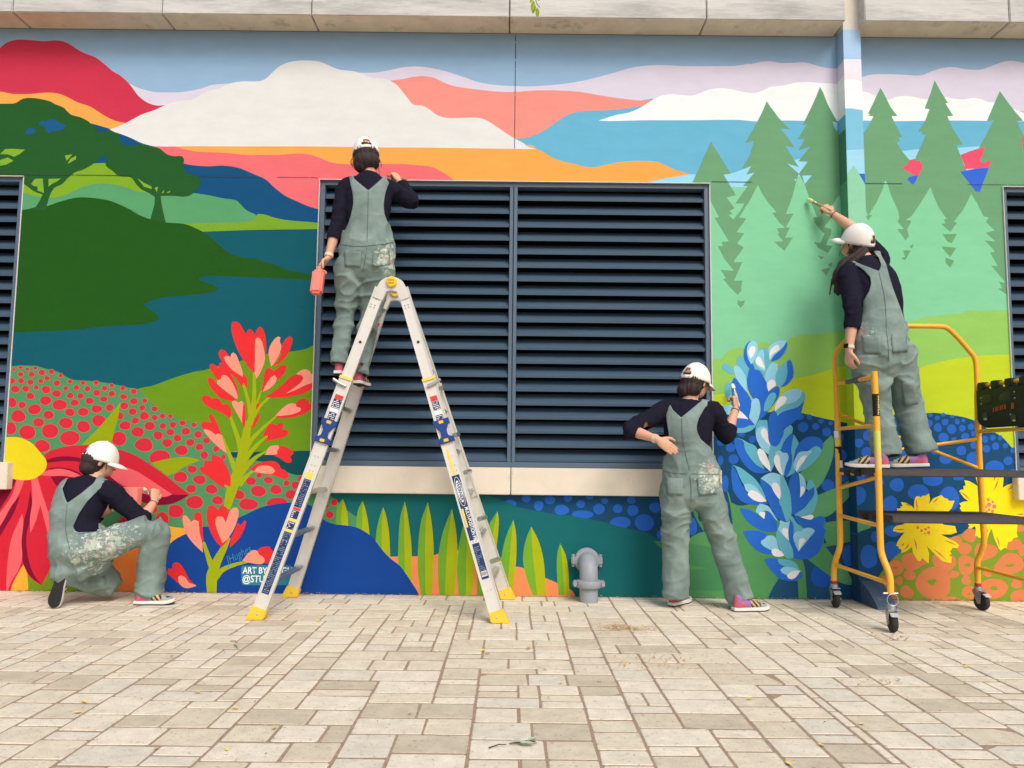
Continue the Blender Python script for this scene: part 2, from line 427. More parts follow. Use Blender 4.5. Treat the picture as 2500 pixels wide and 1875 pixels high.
po('painted_pine', PINE, 'D: 930,1080 968,1035 1000,990 1050,898 1008,893 1025,880 1008,878 1060,770 1104,677 1140,740 1185,830 1235,895 1190,897 1220,960 1272,1057 1240,1055 1255,1090 1228,1100 1270,1165 1330,1238 1370,1230 1400,1160 1455,1040 1420,1035 1430,1015 1392,1018 1450,930 1482,842 1445,838 1490,720 1522,618 1560,690 1625,795 1605,797 1665,893 1620,897 1660,990 1740,1115 1690,1120 1720,1195 1800,1400 1865,1138 1930,1020 1975,932 1925,935 1990,780 2025,702 2080,780 2150,870 2205,932 2155,935 2212,1050 2500,1300 T: 260,700 182,590 140,562 160,560 145,530 175,535 110,458 140,460 105,400 128,395 82,345 130,350 85,310 125,300 85,260 100,242 75,235 45,175 20,135 K: 2060,195 1985,290 2010,295 1960,368 1890,308 1920,300 1910,272 1930,265 1870,180 1830,90 1805,20 1740,130 1660,245 1615,275 1660,280 1625,350 1640,400 1615,435 1550,345 1600,345 1555,290 1565,255 1560,215 1500,80 1475,0 1456,-30 1440,30 1390,140 1345,210 1330,235 1355,240 1325,278 1305,245 1325,240 1305,200 1270,150')
po('painted_pine', (104,160,110), 'K: 1900,385 2010,382 1970,455 1935,440|K: 1890,478 2005,490 1960,560 1920,520|K: 1920,565 1990,590 1960,642 1925,610|K: 1655,470 1678,462 1665,495 1645,485|K: 1595,510 1655,510 1610,585 1580,572 1610,560')
po('painted_patch', PTRED, 'D: 1265,1295 1310,1270 1330,1235 1370,1225 1380,1240 1415,1240 1410,1265 1430,1268 1420,1310 1400,1350 1360,1350 1300,1315|D: 1720,1195 1800,1165 1880,1140 1908,1138 1900,1180 1870,1235 1890,1258 1920,1250 1955,1230 1950,1270 1940,1290 1850,1300 1745,1305 1755,1280|D: 2195,1055 2240,1075 2240,1180 2205,1160')
po('painted_patch', PTBLUE, 'D: 1310,1385 1330,1365 1395,1350 1380,1390 1355,1425|D: 1720,1325 1850,1300 1940,1293 1905,1385 1870,1480 1840,1478 1780,1400|D: 930,1340 981,1340 981,1392')
sm('painted_hill', HILL1, 'K: 60,1375 110,1360 190,1345 230,1295 300,1265 370,1260 480,1215 560,1230 640,1250 700,1200 760,1170 830,1155 960,1155 1040,1140 1200,1125 1200,1900 60,1900')
sm('painted_hill', HILL1, 'K: 1290,1150 1480,1110 1590,1070 1700,1045 1760,1025 1850,1020 1960,1000 2030,1000 2100,975 2212,975 2700,960 2700,1900 1290,1900')
sm('painted_hill', HILL2, 'L: -100,1215 0,1210 220,1190 700,1120 1200,1000 1450,920 1800,850 2000,790 2212,725 2700,640 2700,2600 -100,2600')
sm('painted_hill', HILL2, 'O: 480,880 1010,730 1200,660 1400,615 1700,570 2065,555 2500,550 2500,2400 480,2400')
sm('painted_hill', DNAVY, 'L: -100,1420 130,1500 400,1560 900,1530 1300,1500 1590,1535 1740,1570 1900,1610 2212,1675 2700,1760 2700,4900 -100,4900')
sm('painted_hill', DNAVY, 'O: 480,1310 780,1215 900,1200 1150,1190 1250,1185 1400,1205 1550,1230 1700,1280 1800,1350 1900,1400 1990,1460 2080,1560 2130,1600 2400,1800 2400,3300 480,3300')
po('painted_hill', DNAVY, 'R: -1100,440 2450,440 2450,1700 -1100,1700')
dotsM = [('M',)+t for t in ((1625,168,92,95),(1850,155,62,62),(1950,60,45,45),(2120,100,40,35),(2050,255,80,78),(140,440,72,70),(318,538,85,80),(375,745,92,88),(140,770,50,90),(225,1180,60,150),(715,390,65,68),(520,300,65,40),(2080,1215,110,105),(1560,-20,80,60),(1740,-15,50,50))]
dotsM += [('N',1960,1200,190,230)]
dotsM += [('P',)+t for t in ((90,375,68,65),(260,290,60,45),(230,50,70,60),(840,370,75,75),(765,580,82,92),(1070,450,115,85),(1225,310,110,75),(1400,520,115,130),(785,1080,95,105),(800,870,100,60),(1365,90,70,55),(1535,20,50,30),(1680,90,90,75),(1895,180,100,75),(2040,110,50,48),(2110,240,80,40),(1505,300,60,22),(610,345,85,60),(330,1130,85,115))]
dotsM += [('O',)+t for t in ((20,1275,30,25),(125,1295,25,20),(80,1390,50,45),(235,1460,30,45),(340,1565,30,55),(830,1290,40,38),(895,1490,65,35),(1190,1300,35,40),(1200,1210,28,20),(1280,1345,45,48),(1275,1240,27,25),(1340,1205,25,20),(1360,1285,38,35),(1430,1360,50,52),(1435,1225,25,18),(1490,1280,27,30),(1555,1268,22,22),(1545,1350,35,37),(1640,1335,35,38),(1340,1450,55,50),(1575,1440,45,40),(1455,1465,30,15),(1660,1410,20,30),(1790,1470,35,38),(1875,1455,30,32),(1955,1455,25,28),(1905,1545,40,42),(1805,1575,42,40),(1670,1530,40,42),(2010,1540,28,28),(2095,1590,30,30),(1535,1590,52,50),(1245,1580,50,55),(810,1590,50,55),(920,1620,35,45))]
dotsM += [('R',)+t for t in ((375,520,48,40),(510,595,52,55),(630,535,58,45),(757,640,77,57),(825,515,45,40),(962,578,46,44),(985,690,115,45),(1058,505,40,25),(1160,630,62,58),(1222,545,38,33),(1362,627,50,50),(1510,535,48,38),(1525,647,62,58),(1390,780,115,65),(1650,778,103,92),(1765,615,60,58),(1830,910,50,50),(200,575,68,45),(2160,820,60,95))]
dotsM += [('X',710,810,100,75)]
d = sheet('painted_spots', DOTB, [ell(*t) for t in dotsM]); d['kind'] = 'stuff'
sm('painted_water', DTEAL, 'Q: -300,440 1880,470 2050,505 2212,560 R: 300,615 480,650 700,690 870,705 1050,740 1200,770 1400,825 1550,860 1680,890 1780,950 1900,1050 1990,1150 X: 500,1030 740,1078 500,1100 470,1310 940,1318 960,1500 Q: -300,1700')
# left hand hills, trees and water
LIME=(122,166,40); FOAM=(86,156,106); DGREEN=(32,84,24); OLIVE=(102,144,26); SPOTG=(78,142,94); SPOT=(206,44,62); CANOPY=(36,88,40); YLEAF=(146,160,16)
po('painted_meadow', LIME, 'A: -900,1300 1130,1250 1200,1600 -900,1700')
sm('painted_meadow', FOAM, 'A: -900,1450 180,1490 260,1510 400,1525 500,1505 620,1450 740,1418 850,1420 960,1440 1050,1475 1130,1485 1300,1480 1490,1490 1600,1505 1720,1530 1820,1545 1850,1570 1900,1620 1960,1650 2100,1720 2100,1800 1500,1800 -900,1800')
sm('painted_meadow', (116,162,44), 'E: 1300,150 1600,140 1800,135 1950,120 1990,70 2040,75 2120,100 2212,118 2600,150 2600,260 1900,300 1200,300')
po('painted_water', TEAL, 'E: -900,205 1560,208 1900,195 2212,190 2600,186 2600,1700 -900,1700')
sm('painted_hill', DGREEN, 'A: -900,1640 165,1620 230,1610 300,1592 360,1590 450,1560 560,1530 640,1522 740,1530 850,1550 950,1590 1070,1650 E: 1000,40 1100,90 1160,110 1290,137 1420,148 1520,185 1600,230 1660,280 1730,345 1810,390 1900,410 1980,415 2040,440 2130,465 2212,500 2500,560 2500,590 2212,570 2000,562 1700,550 1580,552 1530,570 1560,590 1640,615 1680,640 1670,665 1600,682 1480,695 1380,705 1280,712 1200,730 1130,755 1110,775 1150,805 1200,835 1225,865 1215,890 1160,910 1080,925 950,930 800,940 650,958 500,970 350,978 100,985 -900,1000')
sm('painted_tree', CANOPY, 'A: -900,820 -30,800 60,800 120,795 170,765 230,755 300,762 380,780 430,805 490,830 520,860 550,885 620,905 680,935 720,970 780,985 850,1010 920,1030 1000,1060 1090,1105 1180,1130 1230,1145 1290,1190 1340,1205 1400,1205 1420,1230 1415,1290 1440,1330 1500,1350 1545,1380 1550,1420 1510,1460 1480,1500 1430,1518 1350,1512 1240,1512 1250,1590 E: 1280,137 1160,112 A: 1190,1580 1195,1520 1150,1490 1090,1460 1050,1420 1010,1370 920,1360 870,1320 820,1280 810,1195 770,1220 720,1265 640,1310 580,1330 530,1370 480,1420 420,1450 385,1510 360,1590 350,1620 260,1620 300,1560 330,1500 270,1480 200,1430 150,1400 -900,1400')
po('painted_patch', (124,170,52), 'A: 0,1190 40,1150 100,1148 195,1155 150,1190 110,1210 60,1190 20,1190|A: 0,1235 60,1215 105,1240 50,1270 0,1280|A: 500,1200 560,1190 530,1225 515,1240|A: 590,1200 585,1230 520,1265 545,1225|A: 240,1420 270,1380 330,1378 340,1490 290,1470 290,1440 260,1435|A: 375,1380 470,1378 440,1400 400,1420 375,1440|A: 1060,1375 1110,1410 1170,1440 1170,1458 1110,1440|A: 1195,1450 1220,1440 1210,1485|A: 1245,1490 1270,1465 1260,1490|A: 1280,1490 1315,1470 1310,1485')
sm('painted_patch', (28,88,136), 'A: 300,950 330,925 350,940 390,915 430,930 510,970 480,1000 400,1015 380,1030 350,1010 355,985 310,965')
sm('painted_patch', (28,88,136), 'A: 195,1020 220,990 260,990 280,1010 260,1030 200,1035')
po('painted_patch', NAVY, 'A: 730,972 790,988 850,1010 800,1020 755,1015|A: 910,1030 1000,1060 1090,1105 1060,1122 960,1125 930,1100 922,1060')
sm('painted_hill', OLIVE, 'E: 900,1500 1065,1420 1180,1395 1300,1350 1420,1310 1550,1275 G: 150,880 340,830 560,770 780,720 940,665 1100,632 1420,600 1620,570 1740,518 2000,420 2000,2000 H: 1750,548 1500,560 1000,570 600,570 300,700 E: 900,1900')
po('painted_water', (16,74,80), 'H: 450,575 900,570 1500,562 1800,545 1800,1200 450,1200')
sm('painted_hill', SPOTG, 'J: -1000,120 115,62 200,55 300,55 400,62 520,95 620,120 700,165 780,205 870,215 1000,222 1130,238 1260,262 1380,290 1480,308 1530,340 1580,400 1640,460 1720,540 1860,600 1960,645 2120,670 2180,700 H: 480,480 560,570 640,640 760,652 980,690 1100,715 1300,800 1400,850 1500,880 1620,895 Q: 200,430 300,490 380,560 470,640 540,690 585,730 600,1100 J: 2212,3000 -1000,3000')
dotsJ = [('J',)+t for t in ((152,97,17,15),(222,75,20,16),(295,92,22,16),(382,82,22,18),(222,150,28,25),(343,150,32,28),(453,130,34,30),(557,123,28,27),(655,160,22,22),(132,220,28,32),(228,220,32,28),(330,235,32,28),(441,223,26,22),(510,193,28,25),(165,310,45,38),(278,305,35,33),(392,293,26,25),(500,315,48,40),(615,245,33,30),(757,228,22,22),(897,241,24,22),(1038,241,28,22),(710,302,27,23),(825,293,28,27),(945,307,32,28),(1207,267,22,20),(1130,300,30,26),(1327,300,25,24),(1445,335,33,28),(612,357,45,38),(330,384,42,35),(760,380,36,30),(870,383,35,30),(1045,350,38,34),(1208,360,35,30),(1335,392,36,28),(132,453,45,55),(492,432,60,48),(240,480,42,35),(645,480,75,57),(808,457,45,33),(968,437,43,35),(1122,417,40,30),(1447,440,42,33),(1563,435,27,24),(373,528,68,55),(756,560,52,40),(900,556,57,43),(1045,523,57,40),(1185,510,43,37),(1343,490,43,37),(1537,510,32,28),(1433,553,40,37),(1670,523,33,28),(525,588,55,45),(198,602,78,65),(418,668,58,47),(713,676,72,58),(1065,648,70,60),(1300,598,32,40),(1462,650,40,33),(1560,600,50,42),(1672,617,32,30),(1755,600,30,27),(1840,603,24,22),(903,715,70,62),(1352,703,57,47),(1617,708,55,46),(1760,708,36,30),(1870,694,34,30),(1972,675,33,27),(2095,695,28,25),(118,733,55,68),(296,775,90,72),(542,763,90,75),(1487,772,66,54),(1708,810,50,45),(1840,775,40,35),(2008,765,45,38),(2140,800,40,38),(755,838,105,78),(1285,845,78,75),(455,925,82,68),(1555,912,97,70),(1807,890,53,43),(1918,840,43,35),(2055,885,45,38),(1960,970,70,53),(2155,935,43,35),(1725,1050,115,78),(2075,1175,50,40),(1950,1260,75,55),(2155,1288,65,50),(2065,1385,53,42),(2103,1532,90,70),(1900,1620,78,60),(1620,1600,80,60),(60,330,25,30))]
dotsJ += [('H',)+t for t in ((300,418,45,42),(430,532,40,40),(270,615,52,50),(530,640,30,33),(365,1075,80,62),(450,1225,75,55),(1010,890,38,28),(900,965,68,53),(1135,952,62,45),(1380,993,42,38),(1500,1018,55,48),(1570,930,40,38),(1000,1100,100,73),(1238,1080,78,62),(1443,1145,80,60),(740,1150,72,62),(865,1278,122,80),(1250,1260,140,70),(2025,1253,42,42),(1962,1420,52,50),(1930,1300,25,30))]
dotsJ += [('I',165,270,100,85),('I',15,380,50,75),('F',1250,1010,50,60)]
d = sheet('painted_spots', (222,96,84), [ell(t[0],t[1],t[2],t[3]+3.5,t[4]+3.5) for t in dotsJ]); d['kind'] = 'stuff'
d = sheet('painted_spots', SPOT, [ell(*t) for t in dotsJ]); d['kind'] = 'stuff'
sm('painted_leaf', YLEAF, 'F: 600,460 700,360 770,290 830,220 890,150 930,100 910,220 880,330 850,460')
sm('painted_leaf', YLEAF, 'F: 1165,570 1260,545 1380,525 1460,525 1545,548 1440,590 1360,640 1290,670')
# orange ground, blue hill, grass blades
SALMON=(236,138,86); COBALT=(22,68,146)
sm('painted_ground', SALMON, 'Q: 700,1145 940,1145 1240,1140 1410,1130 1470,1110 1660,1075 1850,1090 R: 60,1200 250,1250 330,1265 440,1320 580,1375 710,1430 840,1490 900,1560 900,1700 Q: 700,1700')
G1, G2 = (112,166,46), (164,176,24)
def blade(cr, left, mid, right):
    sm('painted_blade', G1, cr + ': ' + left + ' ' + ' '.join(reversed(right.split())) , step=True)
    apex = left.split()[0]
    sm('painted_blade', G2, cr + ': ' + apex + ' ' + mid + ' ' + ' '.join(reversed(right.split())), step=True)
blade('Q', '430,520 370,600 355,700 350,850', '412,700 410,850', '465,620 482,700 488,850')
blade('Q', '643,540 595,640 575,760 570,900', '640,700 640,950', '670,620 700,760 725,950')
blade('Q', '865,610 820,740 785,960 810,1100', '850,800 850,1250', '895,700 930,900 945,1250')
blade('Q', '1098,545 1050,720 1030,1000 1045,1300', '1092,800 1100,1420', '1130,700 1172,1050 1172,1440')
blade('Q', '1347,555 1275,760 1240,1080 1245,1350 1275,1560', '1320,900 1320,1560', '1385,750 1410,1050 1400,1400 1385,1560')
blade('Q', '1608,625 1510,880 1460,1150 1460,1400 1475,1560', '1560,1000 1530,1560', '1650,850 1667,1100 1650,1400 1632,1560')
blade('Q', '1790,660 1735,790 1680,1050 1665,1300 1680,1560', '1765,1100 1760,1560', '1840,900 1852,1200 1825,1560')
blade('Q', '2100,655 2010,800 1920,1100 1880,1300 1880,1560', '2040,950 1960,1560', '2114,750 2095,1000 2060,1300 2020,1560')
blade('R', '235,745 150,950 100,1200 90,1400 120,1560', '205,1050 170,1560', '265,900 268,1150 245,1400 225,1560')
blade('R', '430,820 375,950 340,1150 370,1350 445,1560', '440,1050 492,1560', '510,980 562,1180 580,1400 586,1560')
blade('R', '740,1000 710,1120 705,1300 725,1560', '760,1150 785,1560', '800,1130 830,1300 840,1560')
sm('painted_ground', (236,172,62), 'F: 1100,1020 1290,1055 1350,1065 1440,1080 1500,1130 1320,1250 1100,1300')
sm('painted_hill', COBALT, 'I: -60,900 90,700 180,630 300,570 420,520 530,480 650,468 780,455 1000,360 1150,290 1300,220 1450,180 1600,158 1800,150 2000,200 Q: 220,745 320,790 430,805 560,825 640,860 730,920 800,1000 870,1090 950,1170 1040,1240 1110,1330 1170,1420 1240,1535 1260,1640 I: -60,1700')
# big daisy
MAR=(126,14,50); PRED=(204,38,56); PPK=(232,98,104)
sm('painted_ground', (234,170,58), 'F: 40,1600 75,1500 190,1350 330,1200 430,1200 480,1400 460,1600')
sm('painted_ground', (112,142,28), 'F: 205,1340 240,1440 320,1515 360,1430 420,1355 560,1450 600,1620 225,1620')
sm('painted_ground', (228,124,56), 'F: 800,1100 1000,1120 1100,1200 1085,1380 1040,1620 880,1620 820,1300')
dz = sm('painted_flower', PRED, 'F: -700,690 50,690 200,700 330,660 420,680 520,760 560,900 480,1150 430,1240 380,1400 320,1515 230,1450 180,1350 100,1500 70,1600 -700,1600', label='crimson daisy with a yellow centre')
sm('painted_petal', MAR, 'F: 60,685 130,690 100,760 60,830 0,930 -60,1010 -160,1100 -160,950 20,760', parent=dz)
sm('painted_petal', PPK, 'F: 130,695 190,700 160,780 110,880 50,990 -40,1130 -200,1300 -200,1180 -40,1000 40,900 100,800', parent=dz)
sm('painted_petal', MAR, 'F: 155,820 110,950 45,1060 -10,1150 -160,1320 -160,1240 -40,1115 30,1010 90,900', parent=dz)
sm('painted_petal', MAR, 'F: 235,780 250,900 238,1000 205,1130 218,1300 262,1430 320,1512 232,1440 182,1350 165,1200 175,1050 212,920', parent=dz)
sm('painted_petal', PPK, 'F: 172,960 182,1020 167,1180 172,1300 140,1400 85,1490 50,1600 50,1480 60,1330 90,1150', parent=dz)
sm('painted_petal', PPK, 'F: 240,680 290,680 330,820 380,960 430,1050 450,1130 420,1280 385,1230 350,1090 318,920 300,960 260,1060 235,1110 232,1000 250,860', parent=dz)
sm('painted_petal', PRED, 'F: 312,895 332,970 365,1100 376,1200 365,1350 345,1450 320,1515 270,1420 245,1290 245,1180 265,1080 290,970', parent=dz)
sm('painted_petal', PRED, 'J: 460,1060 480,1020 560,970 680,935 820,918 1000,915 1150,930 1300,965 1450,1020 1600,1110 1800,1250 1950,1370 2050,1447 1850,1500 1500,1480 1000,1400 700,1420 520,1280', parent=dz)
sm('painted_petal', MAR, 'J: 495,1075 600,1045 720,1035 820,1045 950,1075 950,1115 820,1090 700,1085 600,1095 505,1105', parent=dz)
sm('painted_petal', MAR, 'J: 500,1170 640,1155 780,1180 900,1240 860,1250 760,1220 640,1190', parent=dz)
sm('painted_petal', PPK, 'J: 440,1240 480,1205 560,1178 660,1170 780,1200 900,1255 860,1275 700,1245 560,1250', parent=dz)
sm('painted_petal', MAR, 'J: 545,1250 700,1252 900,1290 1000,1400 640,1370', parent=dz)
sm('painted_petal', MAR, 'J: 2050,1450 1950,1510 1850,1550 1740,1562 1600,1550 1480,1500 1350,1400 1200,1260 1050,1230 1000,1330 1200,1400 1860,1448', parent=dz)
sm('painted_petal', PPK, 'J: 1150,1130 1250,1140 1350,1150 1500,1210 1700,1340 1862,1447 1780,1475 1600,1450 1400,1380 1200,1260', parent=dz)
sm('painted_disc', (222,202,34), 'J: -150,900 -60,850 45,832 180,828 260,850 340,890 400,950 450,1010 490,1060 507,1120 480,1195 410,1255 330,1287 250,1292 150,1282 50,1255 -80,1250 -180,1150', parent=dz)
sm('painted_petal', (196,52,58), 'F: 800,1160 880,1060 940,985 1060,1030 1030,1070 900,1120', parent=dz)
# paintbrush flower, left
FR, FP, FO = (222,48,52), (238,148,126), (156,168,18)
pb = sheet('painted_flower', FO, [stroke_poly(*a) for a in (
    ('G: 945,890 940,1250 890,1550 H: 860,200 800,550 740,800 630,1120 575,1340', (7,10,17,17,24,26,25,17)),
    ('G: 795,1030 860,1250 890,1450', (7,8,10)), ('G: 1040,1130 990,1270 940,1400', (3,6,8)), ('G: 1168,1196 1030,1330 930,1480', (6,7,10)),
    ('G: 620,1470 H: 660,200 740,440 770,650', (5,9,12,14)), ('H: 508,350 590,560 660,740 720,900', (4,9,12,14)),
    ('H: 1235,95 1040,270 890,430 800,620', (5,8,11,13)), ('H: 1128,350 980,480 840,650 780,780', (4,9,13,15)),
    ('H: 1110,562 960,650 830,780 740,900', (4,9,13,15)), ('H: 970,805 860,880 740,1020', (4,9,14)),
    ('H: 548,1010 590,1060 640,1120', (3,8,12)),
    ('I: 650,1420 650,1150 715,950 820,750 885,620', (22,28,22,15,7)), ('I: 540,690 600,880 665,1060', (7,12,17)), ('I: 1135,945 950,990 790,1060 690,1170', (6,9,12,16)))],
    label='tall red and peach paintbrush flower with an olive stem')
for c, t in ((FR,'G: 650,200 700,195 750,230 800,310 835,370 860,310 890,297 930,330 955,380 990,290 1030,262 1065,300 1090,380 1105,500 1095,640 1050,750 960,870 925,880 850,790 760,650 690,500 645,350 638,260'),
    (FP,'G: 990,410 965,430 955,520 955,700 950,860 975,970 1020,900 1080,750 1090,670 1070,540 1030,430'),
    (FR,'G: 1430,390 1380,420 1330,500 1310,600 1260,720 1185,800 1280,760 1370,670 1430,560 1460,430'),
    (FP,'G: 1270,395 1230,420 1170,500 1140,590 1145,680 1175,805 1220,750 1280,640 1310,560 1310,510 1290,460 1300,410'),
    (FR,'G: 490,575 465,620 480,680 530,760 600,870 700,960 780,1080 800,1020 850,1110 855,1000 830,930 790,890 700,760 590,640 540,580'),
    (FP,'G: 560,655 535,680 560,740 650,850 790,940 790,880 740,740 700,640 660,610 635,630 628,670'),
    (FR,'G: 380,762 345,780 350,830 430,960 500,1050 640,1180 730,1200 720,1100 660,960 600,860 540,760 490,745 470,770 465,830 430,790'),
    (FR,'G: 330,945 310,970 330,1040 400,1140 500,1230 640,1265 710,1250 600,1170 500,1090 420,1010 370,955'),
    (FP,'G: 540,915 500,930 495,975 445,985 450,1040 560,1130 715,1245 720,1200 680,1080 600,950'),
    (FR,'G: 280,1190 235,1210 240,1260 320,1340 450,1400 560,1460 610,1510 640,1440 620,1350 570,1300 520,1320 480,1250 420,1225 370,1240 340,1200'),
    (FR,'G: 805,1290 785,1400 785,1560 810,1650 830,1500 825,1350'),
    (FP,'G: 680,1260 645,1270 650,1320 720,1450 780,1560 785,1440 800,1290 770,1265 730,1290'),
    (FR,'G: 1150,820 1100,830 1075,920 1060,1050 1045,1130 1060,1150 1120,1060 1230,1000 1330,920 1380,830 1375,785 1320,780 1260,820 1210,860'),
    (FP,'G: 1220,920 1170,950 1100,1050 1060,1140 1150,1100 1230,1020 1252,960'),
    (FR,'G: 1510,910 1430,940 1330,1040 1200,1140 1085,1210 1200,1225 1400,1210 1600,1170 1740,1090 1740,1000 1610,940 1570,915'),
    (FP,'G: 1640,840 1580,850 1510,905 1590,920 1610,960 1560,1030 1370,1168 1500,1120 1640,1050 1745,1020 1745,905 1710,900 1690,860'),
    (FR,'G: 1630,1230 1560,1245 1500,1300 1430,1360 1240,1470 1260,1500 1450,1490 1620,1440 1710,1370 1725,1320 1680,1290 1670,1245'),
    (FP,'G: 1460,1295 1400,1310 1320,1370 1225,1470 1330,1465 1480,1440 1570,1400 1575,1360 1510,1340 1510,1310'),
    (FR,'G: 1000,1290 975,1320 965,1390 990,1360 1020,1310'), (FR,'G: 1020,1410 970,1480 930,1560 905,1659 960,1590 1010,1490'),
    (FR,'H: 335,60 380,70 420,130 460,220 500,330 430,340 350,280 250,260 225,210 240,170 290,155 345,180 360,160 330,90'),
    (FP,'H: 260,270 300,268 370,300 420,340 460,320 500,350 540,470 570,590 480,520 380,430 280,310'),
    (FR,'H: 1110,250 1140,200 1200,190 1250,210 1280,175 1330,180 1340,210 1320,270 1380,270 1415,300 1390,350 1280,390 1100,430 1130,350 1050,370'),
    (FR,'H: 1260,500 1340,490 1440,540 1480,580 1430,640 1455,690 1430,720 1370,710 1280,650 1190,610 1260,600'),
    (FP,'H: 1230,482 1160,495 1120,540 1110,580 1080,610 1180,610 1260,600 1255,560 1280,520 1270,485'),
    (FR,'H: 880,800 980,730 1090,700 1220,700 1280,740 1300,790 1360,820 1410,880 1410,920 1350,935 1200,890 1000,860'),
    (FP,'H: 940,840 1000,770 1100,755 1190,780 1228,830 1180,870 1060,860'),
    (FR,'H: 385,605 365,640 370,690 280,690 260,730 270,765 220,775 205,800 240,850 340,920 450,1010 535,1060 545,1010 625,1045 625,900 560,740 480,640'),
    (FR,'I: 640,185 595,210 575,300 590,420 640,560 710,680 780,750 830,700 880,600 890,400 880,280 840,210 790,185 750,215 735,250 690,200'),
    (FR,'I: 1095,390 1115,410 1080,520 1010,640 895,755 905,640 960,520 1000,420 1030,460'),
    (FP,'I: 760,335 715,345 697,400 715,500 760,620 795,695 860,640 950,500 1000,360 1010,260 985,215 930,225 880,290 850,380 835,418 800,350'),
    (FR,'I: 455,270 415,300 410,380 470,400 480,560 500,640 540,690 525,540 520,380 505,290'),
    (FP,'I: 275,320 255,345 260,430 300,560 390,690 530,825 520,690 490,580 475,450 470,400 410,380 370,410 310,330'),
    (FR,'I: 1260,795 1330,750 1420,745 1460,790 1500,850 1480,960 1360,965 1300,900'),
    (FP,'I: 1210,790 1150,820 1060,935 1180,965 1320,980 1365,940 1350,890 1290,850 1260,800'),
    (FR,'I: 60,1040 120,1040 115,990 150,960 210,970 280,1060 340,1180 420,1260 380,1280 280,1260 230,1260 120,1170 50,1110'),
    (FP,'I: 230,1130 195,1150 200,1220 260,1290 330,1305 440,1275 430,1260 340,1230 290,1160')):
    sm('painted_petal', c, t, parent=pb)
# green leaves and the blue flower
LG = (98,166,114)
sm('painted_leaf', LG, 'M: 2140,310 2175,400 2170,650 2100,900 1980,1150 1880,1270 1830,1300 1560,1000 1700,880 1900,700 1970,540 2000,440')
sm('painted_leaf', LG, 'P: -60,520 60,450 180,400 300,330 365,280 370,330 350,400 320,500 245,580 140,680 60,720 -100,760')
sm('painted_leaf', (90,156,104), 'P: 0,790 180,760 420,760 500,790 430,880 400,930 330,980 230,1005 90,1035 60,950')
sm('painted_leaf', LG, 'P: -80,1000 80,1050 140,1120 210,1200 300,1300 380,1440 330,1450 240,1430 120,1370 0,1280 -100,1200')
sm('painted_leaf', (86,152,94), 'N: 250,-330 290,-250 330,-100 480,-40 800,-60 1300,300 1500,300 2040,240 1990,380 2030,400 1970,700 1850,850 1700,920 1620,930 1660,1100 1700,1660 1548,1660 1530,1310 1190,1270 1060,1480 980,1660 600,1660 -100,1660 -700,1500 -700,900 -250,450 380,480 320,0')
sm('painted_leaf', (74,140,92), 'X: 150,790 250,790 500,810 790,870 900,1000 960,1320 480,1312 480,1100 740,1078 500,1030 230,860')
sm('painted_leaf', (74,140,92), 'X: 570,450 640,500 745,730 800,860 690,690 600,540')
sm('painted_patch', (36,84,122), 'N: 1620,935 1700,925 2110,1225 2160,1300 2160,1700 1710,1700 1680,1200')
sm('painted_patch', (34,82,118), 'N: 1185,1275 1530,1310 1548,1700 980,1700 1060,1480')
sheet('painted_spots', (36,92,186), [ell('N',1960,1215,190,220)])
sm('painted_leaf', (86,152,94), 'N: 1700,920 1850,850 1990,640 2250,640 2250,1200 2150,1230 2110,1225')
po('painted_patch', (36,80,116), 'N: 2030,700 2260,660 2260,900 2160,860')
BB, BA, BL, BW = (46,112,214), (104,186,208), (152,214,238), (244,244,246)
bl = sm('painted_flower', BB, 'L: 660,740 720,660 755,745 800,735 860,790 920,900 970,1000 1000,1150 1100,1080 1160,1050 1205,1080 1200,1200 1140,1320 1000,1500 850,1659 760,1659 700,1500 690,1330 720,1280 650,1150 615,1010 615,880 640,790', label='tall bluebonnet spike in four blues and white')
